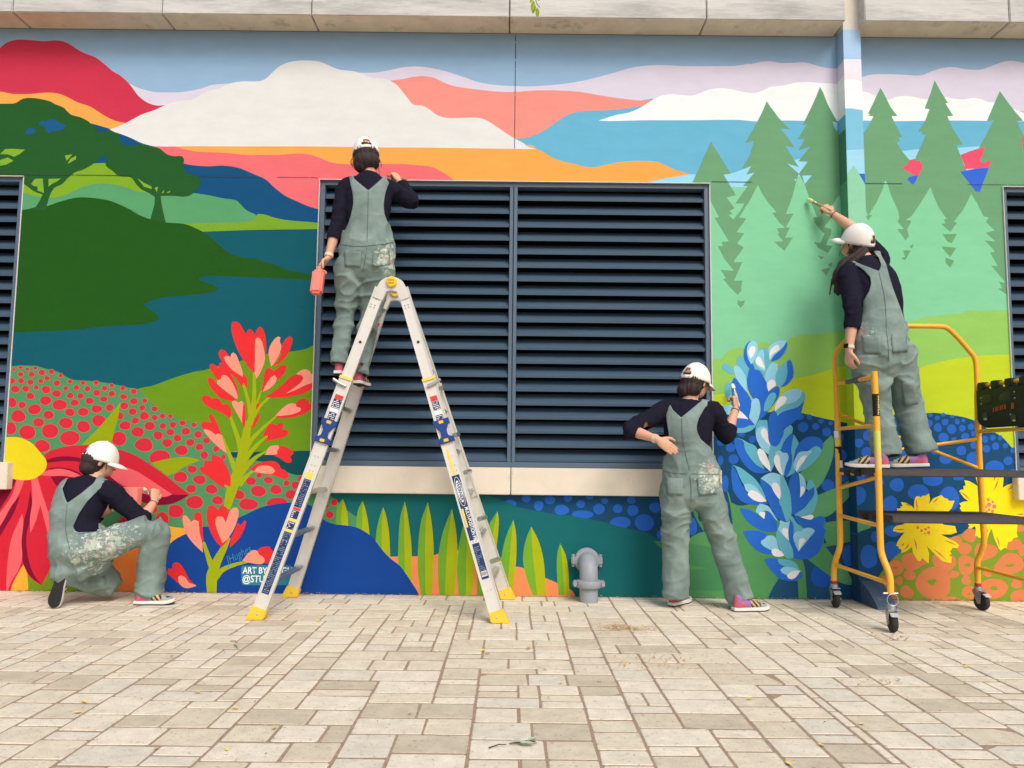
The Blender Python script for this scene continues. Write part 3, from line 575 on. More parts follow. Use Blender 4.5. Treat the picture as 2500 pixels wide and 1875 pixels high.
for c, t in ((BB,'L: 690,235 640,260 590,330 560,420 555,520 575,600 620,690 670,740 760,760 720,650 660,560 640,450 650,330'),
    (BL,'L: 730,230 660,270 620,350 615,450 640,560 690,660 710,640 760,570 800,480 815,380 790,280'), (BW,'L: 740,335 690,340 650,400 640,470 680,560 730,500 765,420 765,350'),
    (BA,'L: 900,360 860,380 810,440 770,560 740,640 765,750 850,780 940,890 1000,750 1025,650 1010,500 975,390'), (BL,'L: 885,385 830,430 800,500 765,590 780,660 850,740 940,790 945,700 920,560 925,440'),
    (BW,'L: 825,510 780,560 770,600 790,650 860,700 940,745 920,680 870,560'), (BL,'L: 1335,235 1200,230 1130,255 1060,300 1010,360 1000,420 1015,500 1030,600 1100,500 1220,390 1300,310'),
    (BB,'L: 1335,240 1340,320 1300,430 1220,540 1130,590 1035,610 1100,510 1190,430 1270,350'), (BW,'L: 1165,308 1110,330 1050,390 1020,480 1020,580 1060,500 1130,440 1190,395 1195,340'),
    (BA,'L: 200,640 165,690 190,760 260,800 375,840 370,770 310,690 250,650'), (BA,'L: 480,500 440,550 430,650 470,780 560,900 620,900 640,740 580,620 545,540'),
    (BA,'L: 330,980 260,1000 215,1090 220,1200 260,1300 340,1370 420,1350 400,1150 370,1040'),
    (BB,'L: 385,898 420,920 500,1020 620,1170 690,1300 690,1400 670,1540 655,1659 600,1640 540,1560 450,1460 330,1380 340,1200 330,1050 355,950'),
    (BL,'L: 420,685 385,700 380,760 410,880 460,970 560,1100 620,1170 610,1050 600,900 550,800 480,710'),
    (BL,'L: 1110,630 1060,640 1000,710 950,830 935,910 980,1010 1130,950 1130,850 1165,770 1170,670'),
    (BA,'L: 1380,570 1280,640 1190,720 1140,830 1125,950 1140,1030 1200,1060 1215,1085 1300,1010 1345,880 1335,740 1340,640'),
    (BB,'L: 1390,575 1345,610 1335,680 1345,770 1335,880 1290,990 1215,1080 1320,1040 1410,950 1450,860 1450,740 1420,620'),
    (BW,'L: 1080,930 1020,950 980,1000 975,1040 1000,1150 1060,1090 1135,1040 1125,960'),
    (BL,'L: 130,1420 200,1400 330,1400 400,1480 330,1560 260,1560 200,1500'), (BW,'L: 440,1470 520,1520 600,1600 640,1650 400,1620'),
    (BA,'L: 1085,1165 1020,1200 960,1300 925,1400 920,1510 1000,1480 1080,1370 1140,1240 1130,1180'),
    (BL,'L: 1480,1100 1360,1130 1250,1210 1170,1310 1130,1400 1250,1380 1400,1360 1500,1320 1580,1250 1610,1150 1560,1110'),
    (BB,'L: 1665,1240 1620,1340 1520,1430 1350,1480 1240,1530 1165,1590 1110,1480 1060,1520 1010,1620 M: 1000,100 1000,350 1040,490 1130,520 1200,460 1260,320 1275,190 1400,120 1500,40 L: 1560,1620 1600,1500 1640,1350'),
    (BA,'L: 1610,1150 1580,1240 1500,1320 1380,1365 1250,1410 1130,1500 1165,1590 1250,1520 1400,1470 1520,1420 1620,1330 1665,1230 1650,1180'),
    (BW,'L: 1300,1235 1230,1240 1160,1320 1120,1420 1120,1510 1180,1450 1280,1370 1340,1290'),
    (BB,'M: 380,0 640,30 760,130 620,180 450,190 380,180'), (BA,'M: 760,130 770,160 690,230 560,270 390,270 410,185 560,180 660,140'),
    (BA,'M: 830,40 980,40 1000,250 860,330 800,430 770,300 775,160'), (BL,'L: 770,1265 710,1300 690,1380 685,1500 655,1580 665,1640 M: 770,140 820,20 L: 855,1500 850,1380 820,1290'),
    (BL,'M: 920,150 840,170 790,230 780,340 820,460 890,570 1000,660 1040,490 990,380 980,200'), (BW,'M: 930,185 880,200 865,260 890,340 960,430 1030,500 1000,380 985,250'),
    (BA,'M: 1040,490 1130,520 1190,470 1270,300 1285,210 1400,125 1440,180 1420,290 1330,400 1240,560 1180,590 1120,660 1100,850 1050,970 1010,800 1005,650'),
    (BB,'M: 1400,290 1455,300 1450,400 1420,500 1415,620 1430,750 1410,900 1380,1000 1330,1060 1275,1050 1310,880 1360,740 1350,640 1250,620 1235,550 1300,400'),
    (BA,'M: 1455,300 1510,380 1545,470 1500,580 1460,720 1455,830 1480,980 1420,1020 1320,1070 1400,930 1430,760 1415,620 1420,490'),
    (BL,'M: 1180,585 1130,620 1120,690 1200,760 1250,1000 1275,1050 1310,870 1365,720 1340,630 1260,625 1220,590'), (BW,'M: 1155,660 1115,690 1100,780 1130,880 1200,990 1260,1040 1230,900 1210,780 1200,700'),
    (BB,'M: 1830,335 1700,345 1600,410 1520,510 1480,610 1470,700 1600,620 1750,560 1850,520 1950,550 1985,470 1950,390'), (BA,'M: 1850,510 1760,560 1700,600 1600,640 1520,720 1480,860 1520,990 1700,900 1850,760 1930,660 1960,580 1920,530'),
    (BL,'M: 1780,590 1680,600 1560,620 1490,710 1455,820 1470,920 1510,980 1600,860 1700,700 1790,620'), (BW,'M: 1690,680 1620,690 1540,770 1505,860 1505,980 1560,870 1640,780'),
    (BB,'M: 395,365 385,450 430,600 500,740 600,880 720,970 850,1000 1040,975 900,920 780,840 680,730 600,600 540,450 470,370'), (BA,'M: 430,360 540,420 580,560 660,700 780,840 930,930 880,800 810,680 800,560 740,490 640,450 520,385'),
    (BW,'M: 850,550 810,570 805,640 850,760 930,870 1040,970 1030,860 980,710 920,600'),
    (BB,'M: 345,845 330,950 340,1150 380,1330 480,1470 600,1540 800,1570 1000,1540 960,1515 820,1510 680,1430 580,1290 500,1150 420,960'), (BA,'M: 350,845 500,900 640,1000 760,1100 850,1220 920,1350 970,1500 880,1400 700,1280 560,1200 480,1060 410,900'),
    (BL,'M: 560,1200 640,1185 740,1220 840,1320 960,1490 900,1430 760,1350 640,1340 590,1290'), (BW,'M: 690,1305 640,1340 630,1390 720,1470 850,1515 970,1505 900,1420 790,1330'),
    (BL,'M: 1100,990 980,1010 860,1090 950,1150 1060,1250 1140,1400 1200,1470 1230,1250 1250,1040'), (BB,'M: 855,1090 860,1200 920,1360 1000,1530 1060,1659 N: 1080,40 1150,180 1300,250 1305,160 1250,40 M: 1220,1620 1190,1480 1100,1300 960,1160'),
    (BW,'M: 1110,1165 1070,1190 1060,1240 1110,1350 1200,1475 1225,1380 1210,1270 1160,1180'), (BA,'M: 1210,1050 1270,1045 1330,1180 1390,1350 1415,1560 N: 1420,60 1390,200 1320,250 1250,40 M: 1190,1500 1225,1400 1215,1200'),
    (BB,'M: 1480,985 1420,1040 1370,1150 1370,1270 1400,1400 1425,1659 N: 1420,110 1480,110 1560,70 M: 1640,1600 1750,1500 1820,1350 1830,1240 1720,1310 1570,1430 1560,1200 1530,990'), (BL,'M: 1540,985 1620,1050 1670,1160 1660,1330 1580,1430 1570,1240 1560,1100'),
    (BW,'M: 1580,1235 1640,1240 1650,1300 1570,1435'), (BA,'M: 1750,1110 1710,1150 1680,1270 1720,1310 1830,1240 1820,1380 1740,1510 1620,1640 N: 1460,130 1640,160 1800,80 1840,0 M: 1880,1500 1880,1350 1830,1200 1800,1130'),
    (BB,'N: 480,0 620,20 760,90 860,160 925,200 945,90 980,50 1050,90 1130,200 1160,330 1150,420 1050,435 900,420 750,340 620,240 530,120'), (BL,'N: 850,-80 1000,-30 1100,120 1170,230 1130,210 1040,90 970,50 900,60 830,110 770,70 800,-20'),
    (BW,'N: 900,68 850,75 830,115 880,160 925,200 940,120 940,75'), (BB,'N: 540,435 600,410 740,405 880,430 990,490 930,550 870,600 880,650 1000,720 1080,770 1080,840 960,830 820,780 700,680 610,560'),
    (BA,'N: 1160,400 1220,440 1300,530 1370,600 1430,720 1455,900 1350,910 1280,850 1210,740 1150,580 1140,470'), (BL,'N: 1040,495 970,510 930,555 870,590 865,640 920,690 1060,760 1210,790 1170,680 1140,560 1100,510'),
    (BW,'N: 1110,735 1060,750 1060,800 1100,860 1200,880 1285,860 1240,790 1170,745'), (BL,'N: 1210,220 1320,255 1385,215 1375,320 1360,420 1370,580 1300,520 1170,390 1200,300'), (BW,'N: 1310,360 1260,370 1245,430 1280,500 1370,590 1355,470 1355,380'),
    (BB,'N: 1390,220 1440,270 1455,400 1450,540 1500,700 1540,785 1600,680 1620,350 1520,260 1455,130 1560,170 1680,215 1800,190 1900,150 1990,150 2030,210 2000,300 1985,350 2030,390 1980,620 1920,780 1820,870 1700,920 1560,930 1450,900 1440,760 1370,580 1365,400'),
    (BA,'N: 1410,140 1440,160 1510,270 1600,345 1650,370 1580,420 1490,430 1455,460 1450,300 1390,200'), (BL,'N: 1720,355 1640,375 1590,415 1500,430 1450,490 1460,590 1540,785 1620,690 1740,540 1840,415 1790,370'), (BW,'N: 1600,540 1560,570 1545,650 1550,760 1610,660 1665,590 1650,550'),
    (BW,'N: 1760,120 1690,140 1570,165 1700,205 1780,205 1815,165 1800,130'), (BB,'N: 920,930 1000,905 1140,905 1170,930 1200,1000 1270,1050 1300,1100 1480,1100 1590,1140 1605,1200 1590,1260 1480,1305 1380,1315 1200,1270 1100,1180 1000,1060'),
    (BA,'N: 1180,920 1260,920 1400,940 1500,1000 1560,1100 1480,1090 1330,1060 1220,1020 1170,960'), (BL,'N: 1290,1060 1400,1065 1560,1110 1450,1130 1370,1160 1330,1205 1250,1170 1210,1110'), (BW,'N: 1580,1125 1480,1125 1380,1160 1330,1215 1370,1270 1440,1280 1510,1230')):
    sm('painted_petal', c, t, parent=bl)
# yellow flowers over an orange field, right
sm('painted_ground', (126,152,48), 'P: 600,1450 720,1250 870,1100 1000,1030 1200,960 1400,940 1540,895 1680,845 1900,800 2100,790 2700,800 2700,1800 600,1800')
OB = (214,128,82)
def blob(x, y, a, b, k=0): return ell('P', x, y, a, b, 26, 0.13, k)
d = sheet('painted_blossom', OB, [blob(*t) for t in ((820,1265,86,82),(1025,1190,136,100),(1345,1205,132,105),(1620,915,78,68),(1480,970,62,48),(1560,1055,84,64),(1590,1235,98,108),(975,1345,64,54),(860,1405,44,43),(1235,1430,215,158),(940,1525,68,70),(1455,1335,48,45),(1790,1090,112,104),(2050,1230,160,115),(1585,1400,55,48),(1630,1535,92,72),(1880,1490,150,112),(2130,1440,60,52),(2150,1580,84,80),(1420,1625,105,50),(765,1560,80,110),(1815,1330,48,32),(2085,1010,85,72),(2190,1070,48,66),(2150,840,66,38),(700,1420,46,70),(2330,1300,90,110),(2330,1500,90,70))])
sheet('painted_patch', (126,152,48), [blob(*t) for t in ((1215,1415,52,30),(1600,1235,36,18),(2060,1240,48,15),(1885,1485,42,24),(820,1265,28,10),(1620,1550,28,12))])
YF = (248,224,30); ST = (206,124,72)
yf = po('painted_flower', (238,214,40), 'P: 880,555 940,565 1000,600 1020,630 1025,540 1040,500 1070,490 1090,505 1120,485 1140,490 1185,462 1195,520 1185,575 1230,515 1320,480 1335,500 1355,515 1385,520 1400,545 1460,540 1430,620 1350,700 1310,760 1340,800 1465,815 1485,885 1420,905 1310,905 1400,950 1480,990 1510,1020 1490,1055 1440,1050 1410,1090 1430,1115 1400,1130 1430,1150 1425,1215 1330,1195 1240,1110 1160,1030 1185,1110 1180,1220 1110,1160 1090,1195 1060,1190 1010,1100 1000,1040 930,1090 885,1105 885,1070 855,1055 860,1035 830,1030 840,990 880,930 920,885 860,885 795,870 800,840 830,812 900,800 960,760 990,730 905,695 840,650 835,625 880,625 875,605 900,600', label='yellow flower with a ragged left petal')
yg = po('painted_flower', YF, 'P: 1565,320 1620,330 1680,365 1710,385 1690,290 1690,225 1800,205 1990,220 1990,290 1980,400 2030,370 2130,330 2200,330 2260,520 2260,700 2150,720 2130,890 2145,935 2095,945 2080,975 2035,990 2025,1050 1990,1055 1960,1080 1940,1060 1890,950 1860,840 1830,900 1800,1000 1745,945 1720,940 1700,920 1680,920 1690,850 1680,815 1640,840 1605,840 1620,810 1530,720 1520,690 1540,660 1515,620 1530,600 1510,570 1560,550 1610,548 1560,510 1510,440 1520,425 1560,420 1555,385 1580,375', label='brighter yellow flower nearer the right vent')
def strokes(par, lst):
    sheet('painted_stroke', ST, [stroke_poly('P: %g,%g %g,%g %g,%g' % (x0, y0, (x0+x1)/2+4, (y0+y1)/2, x1, y1), (1.2, 4.0, 0.9)) for x0, y0, x1, y1 in lst], parent=par)
strokes(yf, ((1047,530,1052,655),(1280,515,1222,565),(820,855,920,850),(1025,955,1052,1070),(1235,1065,1370,1180),(1355,970,1475,1020),(970,1005,915,1075),(915,1000,885,1030),(850,640,910,680),(930,575,985,600)))
strokes(yg, ((1935,300,1885,430),(1890,260,1885,330),(1520,440,1630,535),(2100,375,2035,425),(1915,935,1945,1040),(1820,850,1795,900),(1620,705,1660,690),(2140,690,2212,685)))
sheet('painted_dots', (220,126,84), [ell('P', *t) for t in ((1062,830,16,16),(1180,830,14,14),(1105,865,16,16),(1147,850,15,15),(1180,888,20,20),(1137,893,10,10))], parent=yf)
sheet('painted_dots', (226,122,124), [ell('P', *t) for t in ((1823,530,18,18),(1870,555,16,16),(1830,585,24,24),(1888,605,24,24),(1800,610,14,14),(1830,640,16,16),(1868,655,18,18),(1800,660,14,14),(1838,690,18,18))], parent=yg)
# artist's panel
sp = sm('painted_panel', (52,128,150), 'I: 1045,1040 1060,1005 1110,998 1700,998 1740,1010 1745,1250 1700,1262 1080,1262 1055,1240')
tw = mat('lettering_paint', (236,242,240), rough=0.7)
def wtext(name, body, crop, x, y, size, m, parent, sx=1.0, shear=0.0, ang=0.0, bold=0.0):
    c = CROP[crop]; p = W(c[0] + x / c[2], c[1] + y / c[2], WALL); _lvl[0] += 1
    p.y = WALL - 0.0012 - 0.00001 * _lvl[0]
    a = math.radians(ang)
    return text_obj(name, body, size, m, p, (math.cos(a), 0, math.sin(a)), (-math.sin(a), 0, math.cos(a)), parent, sx, shear, bold=bold)
wtext('lettering', 'ART BY JE', 'I', 1068, 1068, 0.066, tw, sp, sx=0.82, bold=0.0012)
wtext('lettering', 'GHES', 'I', 1590, 1070, 0.066, tw, sp, sx=0.85, bold=0.0012)
wtext('lettering', '@STUDIO', 'I', 1060, 1182, 0.070, tw, sp, sx=0.86, bold=0.0012)
wtext('signature', 'JHughes', 'I', 845, 945, 0.085, mat('signature_paint', (64,140,172), rough=0.7), wall, sx=0.72, shear=0.35, ang=29, bold=-0.001)
# shallow joints in the wall render
jm = mat('joint_shadow', (58, 66, 60), rough=0.9)
zs = wall_xz(1250, 445)[1] + 0.02
mb = MB(); yj = WALL - 0.0014 - 0.00001 * _lvl[0]
rj = random.Random(3)
for xa, xb in ((XL, x1 - 0.02), (x2 + 0.02, pl), (pr, XR)):
    x = xa
    while x < xb:
        w = min(rj.uniform(0.05, 0.5), xb - x)
        if rj.random() < 0.75: mb.span((x, yj - 0.0004, zs - 0.0012), (x + w, yj, zs + rj.uniform(0.0012, 0.003)))
        x += w + 0.01
xj = wall_xz(1257, 300)[0]; z = zs + 0.25
while z < SOFFIT:
    h = rj.uniform(0.05, 0.3); mb.span((xj - 0.0025, yj - 0.0004, z), (xj + 0.002, yj, min(z + h, SOFFIT - 0.01))); z += h + rj.uniform(0.002, 0.02)
mb.obj('render_joint', jm, wall)

# ------------------------------------------------------------------ pilaster, coping, sills
pil = MB().span((pl, PYF, -0.3), (pr, WALL - 0.0005, SOFFIT + 0.7)).obj('pilaster', mat('pilaster_concrete', (214, 208, 196), rough=0.85, var=0.08, vscale=6, grime=((160,150,134), 3, 0.55, 0.8)), wall)
PB = (pl - 0.0015, pr + 0.0005, 0.0, SOFFIT + 0.03)
def pf(rgb, text, smooth=True):
    return sheet('painted_band', rgb, [smooth_poly(pp(text)) if smooth else pp(text)], parent=pil, Y=PYF, bounds=PB, rects=[])
_keep = _lvl[0]; _lvl[0] = 0
pf((168,204,236), 'D: 700,229 1100,229 1100,3000 700,3000', False)
pf((232,228,238), 'D: 700,455 1100,457 1100,3000 700,3000', False)
pf((246,247,247), 'D: 760,640 820,620 860,612 910,614 960,628 1100,640 1100,3000 760,3000')
pf((128,194,222), 'D: 700,838 880,836 960,848 1100,850 1100,3000 700,3000', False)
pf((158,214,238), 'D: 700,1165 960,1152 1100,1150 1100,3000 700,3000', False)
pf(PTBLUE, 'D: 930,1340 1100,1340 1100,1500 970,1500', False)
pf((142,206,172), 'D: 845,1345 900,1275 990,1430 1100,1600 1100,3600 700,3600 700,1500', False)
pf(HILL1, 'Z: 1900,816 2080,806 2120,800 2300,796 2300,1500 1900,1500', False)
pf(HILL2, 'Z: 1900,940 2075,918 2130,906 2300,890 2300,1500 1900,1500', False)
pf(DNAVY, 'Z: 1900,1035 2085,1042 2120,1036 2300,1020 2300,1600 1900,1600', False)
sheet('painted_spots', DOTB, [ell(*t) for t in (('O',430,1510,48,50),('O',520,1430,50,55),('P',430,485,75,100),('P',540,1145,95,132),('P',600,930,40,60),('P',520,20,65,60),('P',450,280,40,50))], parent=pil, Y=PYF, bounds=PB, rects=[])
sm('painted_leaf', LG, 'P: 380,760 480,765 570,800 560,830 430,880 380,930', parent=pil, Y=PYF, bounds=PB, rects=[])
# the side of the pilaster that faces the middle of the wall
side = [(SKY, SOFFIT, 167), (LAV, 167, 203), ((230,236,240), 203, 296), (SEA, 296, 330), ((76,134,106), 330, 455), ((92,160,126), 455, 815), (HILL1, 815, 925), (HILL2, 925, 1040), (DNAVY, 1040, 1300), ((40,76,110), 1300, 1480)]
for c, a, b in side:
    za = SOFFIT if a == SOFFIT else W(2040, a, WALL).z; zb2 = max(0.0, W(2060, b, WALL).z)
    q = MB(); q.add([(pl - 0.0015, PYF + 0.0005, za), (pl - 0.0015, WALL - 0.001, za), (pl - 0.0015, WALL - 0.001, zb2), (pl - 0.0015, PYF + 0.0005, zb2)], [(0,1,2,3)])
    q.obj('painted_band', paint(c), pil, fix=False)
_lvl[0] = _keep
# sloping kicker at the foot of the pilaster
kz = W(2110, 1416, PYF).z; g0 = ground(2166, 1482)
k = MB(); kw = 0.075
kx0, kx1 = W(2100, 1416, PYF).x, W(2150, 1416, PYF).x
gx0, gx1, gy = ground(2112, 1476).x, ground(2170, 1482).x, WALL - PIL_D - 0.30
prof = [(PYF + 0.01, kz), (PYF - 0.03, kz - 0.01), (PYF - 0.14, kz * 0.62), (PYF - 0.22, kz * 0.30), (PYF - 0.26, kz * 0.10), (PYF - 0.265, 0.0)]
vs = []
for i, (y, z) in enumerate(prof):
    t = i / (len(prof) - 1)
    vs += [(kx0 + (gx0 - kx0) * t, y, z), (kx1 + (gx1 - kx1) * t, y, z)]
vs += [(kx0, WALL - 0.001, kz), (kx1, WALL - 0.001, kz), (gx0, WALL - 0.001, 0), (gx1, WALL - 0.001, 0)]
n = len(prof)
fs = [(2*i, 2*i+1, 2*i+3, 2*i+2) for i in range(n - 1)] + [(2*n, 2*n+1, 1, 0), tuple([2*i for i in range(n)] + [2*n+2, 2*n]), tuple([2*i+1 for i in range(n)] + [2*n+3, 2*n+1])]
k.add(vs, fs); k.obj('pilaster_kicker', mat('kicker_paint', (76, 92, 118), rough=0.55, var=0.18, vscale=14, grime=((120,134,150), 10, 0.58, 0.8)), wall, smooth=30)
# coping panels
cop_m = mat('coping_concrete', (204, 204, 200), rough=0.9, var=0.14, vscale=3.2, bump=0.3, bscale=25, grime=((132, 132, 132), 2.6, 0.46, 0.80), stretch=(0.45, 1, 2.6))
sof_m = mat('soffit_concrete', (222, 208, 182), rough=0.9, var=0.14, vscale=5, bump=0.25, bscale=30, grime=((120, 110, 100), 6, 0.55, 0.82))
OVER = 0.235
fy = WALL - OVER
edges = [XL] + [W(px, 30, fy).x for px in (30, 395, 760, 1244, 1725, 2065)]
edges2 = [W(2110, 30, fy).x, W(2465, 50, fy).x, XR]
for es in (edges, edges2):
    for a, b in zip(es, es[1:]):
        g = 0.004
        m2 = MB(); m2.span((a + g, fy, SOFFIT + 0.002), (b - g, WALL - 0.002, SOFFIT + 0.62))
        o = m2.obj('coping_panel', [cop_m, sof_m], wall, bevel=0.006, segs=2)
        for p in o.data.polygons:
            if p.normal.z < -0.8: p.material_index = 1
# dark joints behind the panels
MB().span((XL, fy + 0.05, SOFFIT + 0.03), (edges[-1] - 0.01, WALL - 0.003, SOFFIT + 0.6)).obj('coping_core', mat('joint_dark', (84, 78, 74), rough=1), wall)
MB().span((edges2[0] + 0.01, fy + 0.05, SOFFIT + 0.03), (XR, WALL - 0.003, SOFFIT + 0.6)).obj('coping_core', mat('joint_dark', (84, 78, 74), rough=1), wall)
# cast sills under the vents
sill_m = mat('sill_stone', (222, 212, 194), rough=0.8, var=0.06, vscale=5, bump=0.12, bscale=80, grime=((170,158,138), 6, 0.62, 0.85))
sz0, sz1 = W(1240, 1208, WALL - 0.07).z, zb - 0.002
sxl, sxr, sxm = W(746, 1160, WALL - 0.07).x, x2 + 0.05, W(1247, 1170, WALL - 0.07).x
for a, b in ((sxl, sxm - 0.003), (sxm + 0.003, sxr), (lx - 3.0, W(17, 1160, WALL - 0.07).x), (W(2486, 1190, WALL - 0.07).x, rx + 3.0)):
    MB().span((a, WALL - 0.07, sz0), (b, WALL + 0.10, sz1)).obj('sill_block', sill_m, wall, bevel=0.004)
# ------------------------------------------------------------------ louvred vents
slat_m = mat('slat_metal', (66, 87, 107), rough=0.45, var=0.10, vscale=3, spec=0.4, stretch=(0.5, 1, 6))
ven_m = mat('vent_metal', (82, 101, 120), rough=0.42, var=0.05, vscale=6, spec=0.5)
drk = mat('vent_void', (6, 8, 10), rough=1)
def vent(o, label, mull):
    xa, xb, za, zt_ = o
    e = empty('louvred_vent', ((xa + xb) / 2, WALL, za), label, 'vent', 'louvred vents in the wall')
    fw, yf, yb = 0.036, WALL + 0.012, WALL + 0.10
    f = MB()
    f.span((xa, yf, za), (xa + fw, yb, zt_)); f.span((xb - fw, yf, za), (xb, yb, zt_))
    f.span((xa + fw, yf, zt_ - 0.035), (xb - fw, yb, zt_)); f.span((xa + fw, yf, za), (xb - fw, yb, za + 0.04))
    f.obj('vent_frame', ven_m, e, bevel=0.002, segs=1)
    MB().span((xa, WALL + 0.2, za), (xb, WALL + 0.21, zt_)).obj('backing', drk, e)
    t = MB()
    t.span((xa - 0.006, WALL - 0.012, za), (xa - 0.0005, WALL + 0.01, zt_)); t.span((xb + 0.0005, WALL - 0.004, za), (xb + 0.008, WALL + 0.01, zt_))
    t.span((xa - 0.006, WALL - 0.012, zt_ + 0.0005), (xb + 0.008, WALL + 0.01, zt_ + 0.006))
    t.obj('edge_trim', white_edge, e)
    bays = []
    if mull is None: bays = [(xa + fw, xb - fw)]
    else:
        mo = MB(); mo.span((mull - 0.030, yf, za + 0.04), (mull - 0.003, yb, zt_ - 0.035)); mo.span((mull + 0.003, yf, za + 0.04), (mull + 0.030, yb, zt_ - 0.035))
        mo.span((mull - 0.003, yf + 0.02, za + 0.04), (mull + 0.003, yb, zt_ - 0.035))
        mo.obj('mullion', ven_m, e, bevel=0.002, segs=1)
        bays = [(xa + fw, mull - 0.030), (mull + 0.030, xb - fw)]
    N = 20; z0, z1 = za + 0.04, zt_ - 0.035; pitch = (z1 - z0) / N
    for (a, b) in bays:
        a, b = a + 0.001, b - 0.001
        s = MB(); h = pitch * 0.76; dpt = 0.082
        # sloping drain blade with a small lip, profile in (y, z)
        pr_ = [(0.004, 0.0), (0.002, 0.021), (0.006, 0.025), (0.012, 0.0265), (0.010 + dpt, h + 0.012), (0.010 + dpt + 0.004, h + 0.009), (0.016, 0.014), (0.012, 0.0)]
        s.prism([(a, WALL + 0.022 + y, z) for y, z in pr_], (b - a, 0, 0))
        me = s.mesh('slat', slat_m, Vector((a, WALL + 0.022, 0)))
        for i in range(N): inst('slat', me, (a, WALL + 0.022, z0 + i * pitch + 0.004), e)
    return e
vent(OPEN[0], 'wide dark blue louvred vent in two bays behind the stepladder', W(1251, 800, WALL).x)
vent(OPEN[1], 'dark louvred vent cut by the left edge of the photo beside the painted trees', None)
vent(OPEN[2], 'grey blue louvred vent cut by the right edge of the photo beside the scaffold', None)
# ------------------------------------------------------------------ pavement
pave = empty('pavement', (0, 4, 0), kind='structure')
MB().add([(-40, -30, -0.0022), (40, -30, -0.0022), (40, WALL, -0.0022), (-40, WALL, -0.0022)], [(0,1,2,3)]).obj('joint_sand', mat('joint_sand', (168, 144, 122), rough=1, var=0.3, vscale=45, bump=0.6, bscale=220), pave)
def paver_mat(i, c):
    return mat('paver_concrete_%d' % i, c, rough=0.88, var=0.16, vscale=11, bump=0.35, bscale=120, spec=0.2, grime=((120, 98, 82), 42, 0.57, 0.74))
PM = [paver_mat(i, c) for i, c in enumerate(((222,211,190),(217,205,182),(226,215,195),(211,198,175),(199,186,164),(220,207,184),(216,207,189)))]
U = 0.0455; rp = random.Random(11)
X0, X1, Y1 = -5.6, 5.6, WALL - 0.01
nx, ny = int((X1 - X0) / U), int((Y1 - 1.5) / U)
occ = [[False] * ny for _ in range(nx)]
SH = [((6,4),30),((4,4),30),((4,2),20),((2,4),7),((7,4),8),((4,3),14),((6,3),9),((5,4),12),((4,5),6),((6,2),4)]
pavers = []
for j in range(ny):
    for i in range(nx):
        if occ[i][j]: continue
        opts = []
        for (w, d), wt in SH:
            if i + w <= nx and j + d <= ny and all(not occ[i+a][j+b] for a in range(w) for b in range(d)):
                # leave no single gap beside a placed paver
                g = 0
                while i + w + g < nx and not occ[i+w+g][j] and g < 4: g += 1
                if 0 < g < 2 or g == 3: wt *= 0.02
                elif g == 2: wt *= 0.4
                opts.append(((w, d), wt))
        if not opts:
            w = 1
            while w < 4 and i + w < nx and not occ[i+w][j]: w += 1
            d = 1
            while d < 4 and j + d < ny and all(not occ[i+a][j+d] for a in range(w)): d += 1
            opts = [((w, d), 1)]
        w, d = rp.choices([o for o, _ in opts], [x for _, x in opts])[0]
        for a in range(w):
            for b in range(d): occ[i+a][j+b] = True
        pavers.append((i, j, w, d))
_pm = {}
def paver_mesh(w, d, k, var):
    key = (w, d, k, var)
    if key not in _pm:
        r2 = random.Random(hash((w, d, var)) & 0xffff)
        hx, hy = w * U / 2 - 0.0052, d * U / 2 - 0.0068
        b = 0.0022; j = lambda: r2.uniform(-0.0022, 0.0022)
        lo = [(-hx + j(), -hy + j()), (hx + j(), -hy + j()), (hx + j(), hy + j()), (-hx + j(), hy + j())]
        c = 0.008
        ring = []
        for q in range(4):
            p, n_, m_ = Vector(lo[q]), Vector(lo[q-1]), Vector(lo[(q+1) % 4])
            ring += [p + (n_ - p).normalized() * c * r2.uniform(0.3, 1), p + (m_ - p).normalized() * c * r2.uniform(0.3, 1)]
        n = 8
        vs = [(p.x, p.y, -0.03) for p in ring] + [(p.x, p.y, -b) for p in ring] + [(p.x * (1 - b / hx), p.y * (1 - b / hy), 0) for p in ring]
        fs = [(a + o, (a+1) % n + o, (a+1) % n + o + n, a + o + n) for o in (0, n) for a in range(n)] + [tuple(range(2*n, 3*n))]
        mb = MB().add(vs, fs); _pm[key] = (mb, mb.mesh('paver', PM[k], fix=False))
    return _pm[key]
seen, rest = [], []
for (i, j, w, d) in pavers:
    c = Vector((X0 + (i + w / 2) * U, Y1 - (j + d / 2) * U, 0)); x, y = PX(c)
    (seen if (-60 < x < 2560 and y < 1900) else rest).append((-(y), i, j, w, d, c))
seen.sort(key=lambda t: t[0])
big = MB()
def tone(c):
    n = noise.noise(c * 1.3)
    return 4 if rp.random() < 0.08 else 3 if rp.random() < 0.15 else rp.choice((0, 1, 2, 5, 6, 0, 2))
for q, (_, i, j, w, d, c) in enumerate(seen + rest):
    k, var = tone(c), rp.randrange(3)
    dz = rp.uniform(-0.0018, 0.0012)
    m_, me = paver_mesh(w, d, k, var)
    if q < 300:
        inst('paver', me, c + Vector((0, 0, dz)), pave, (rp.uniform(-.006, .006), rp.uniform(-.006, .006), rp.uniform(-.01, .01)))
    else:
        R = Matrix.Rotation(rp.uniform(-.01, .01), 3, 'Z')
        big.add([R @ v + c + Vector((0, 0, dz)) for v in m_.v], m_.f, k)
big.obj('paver_field', PM, pave, fix=False, kind='stuff')
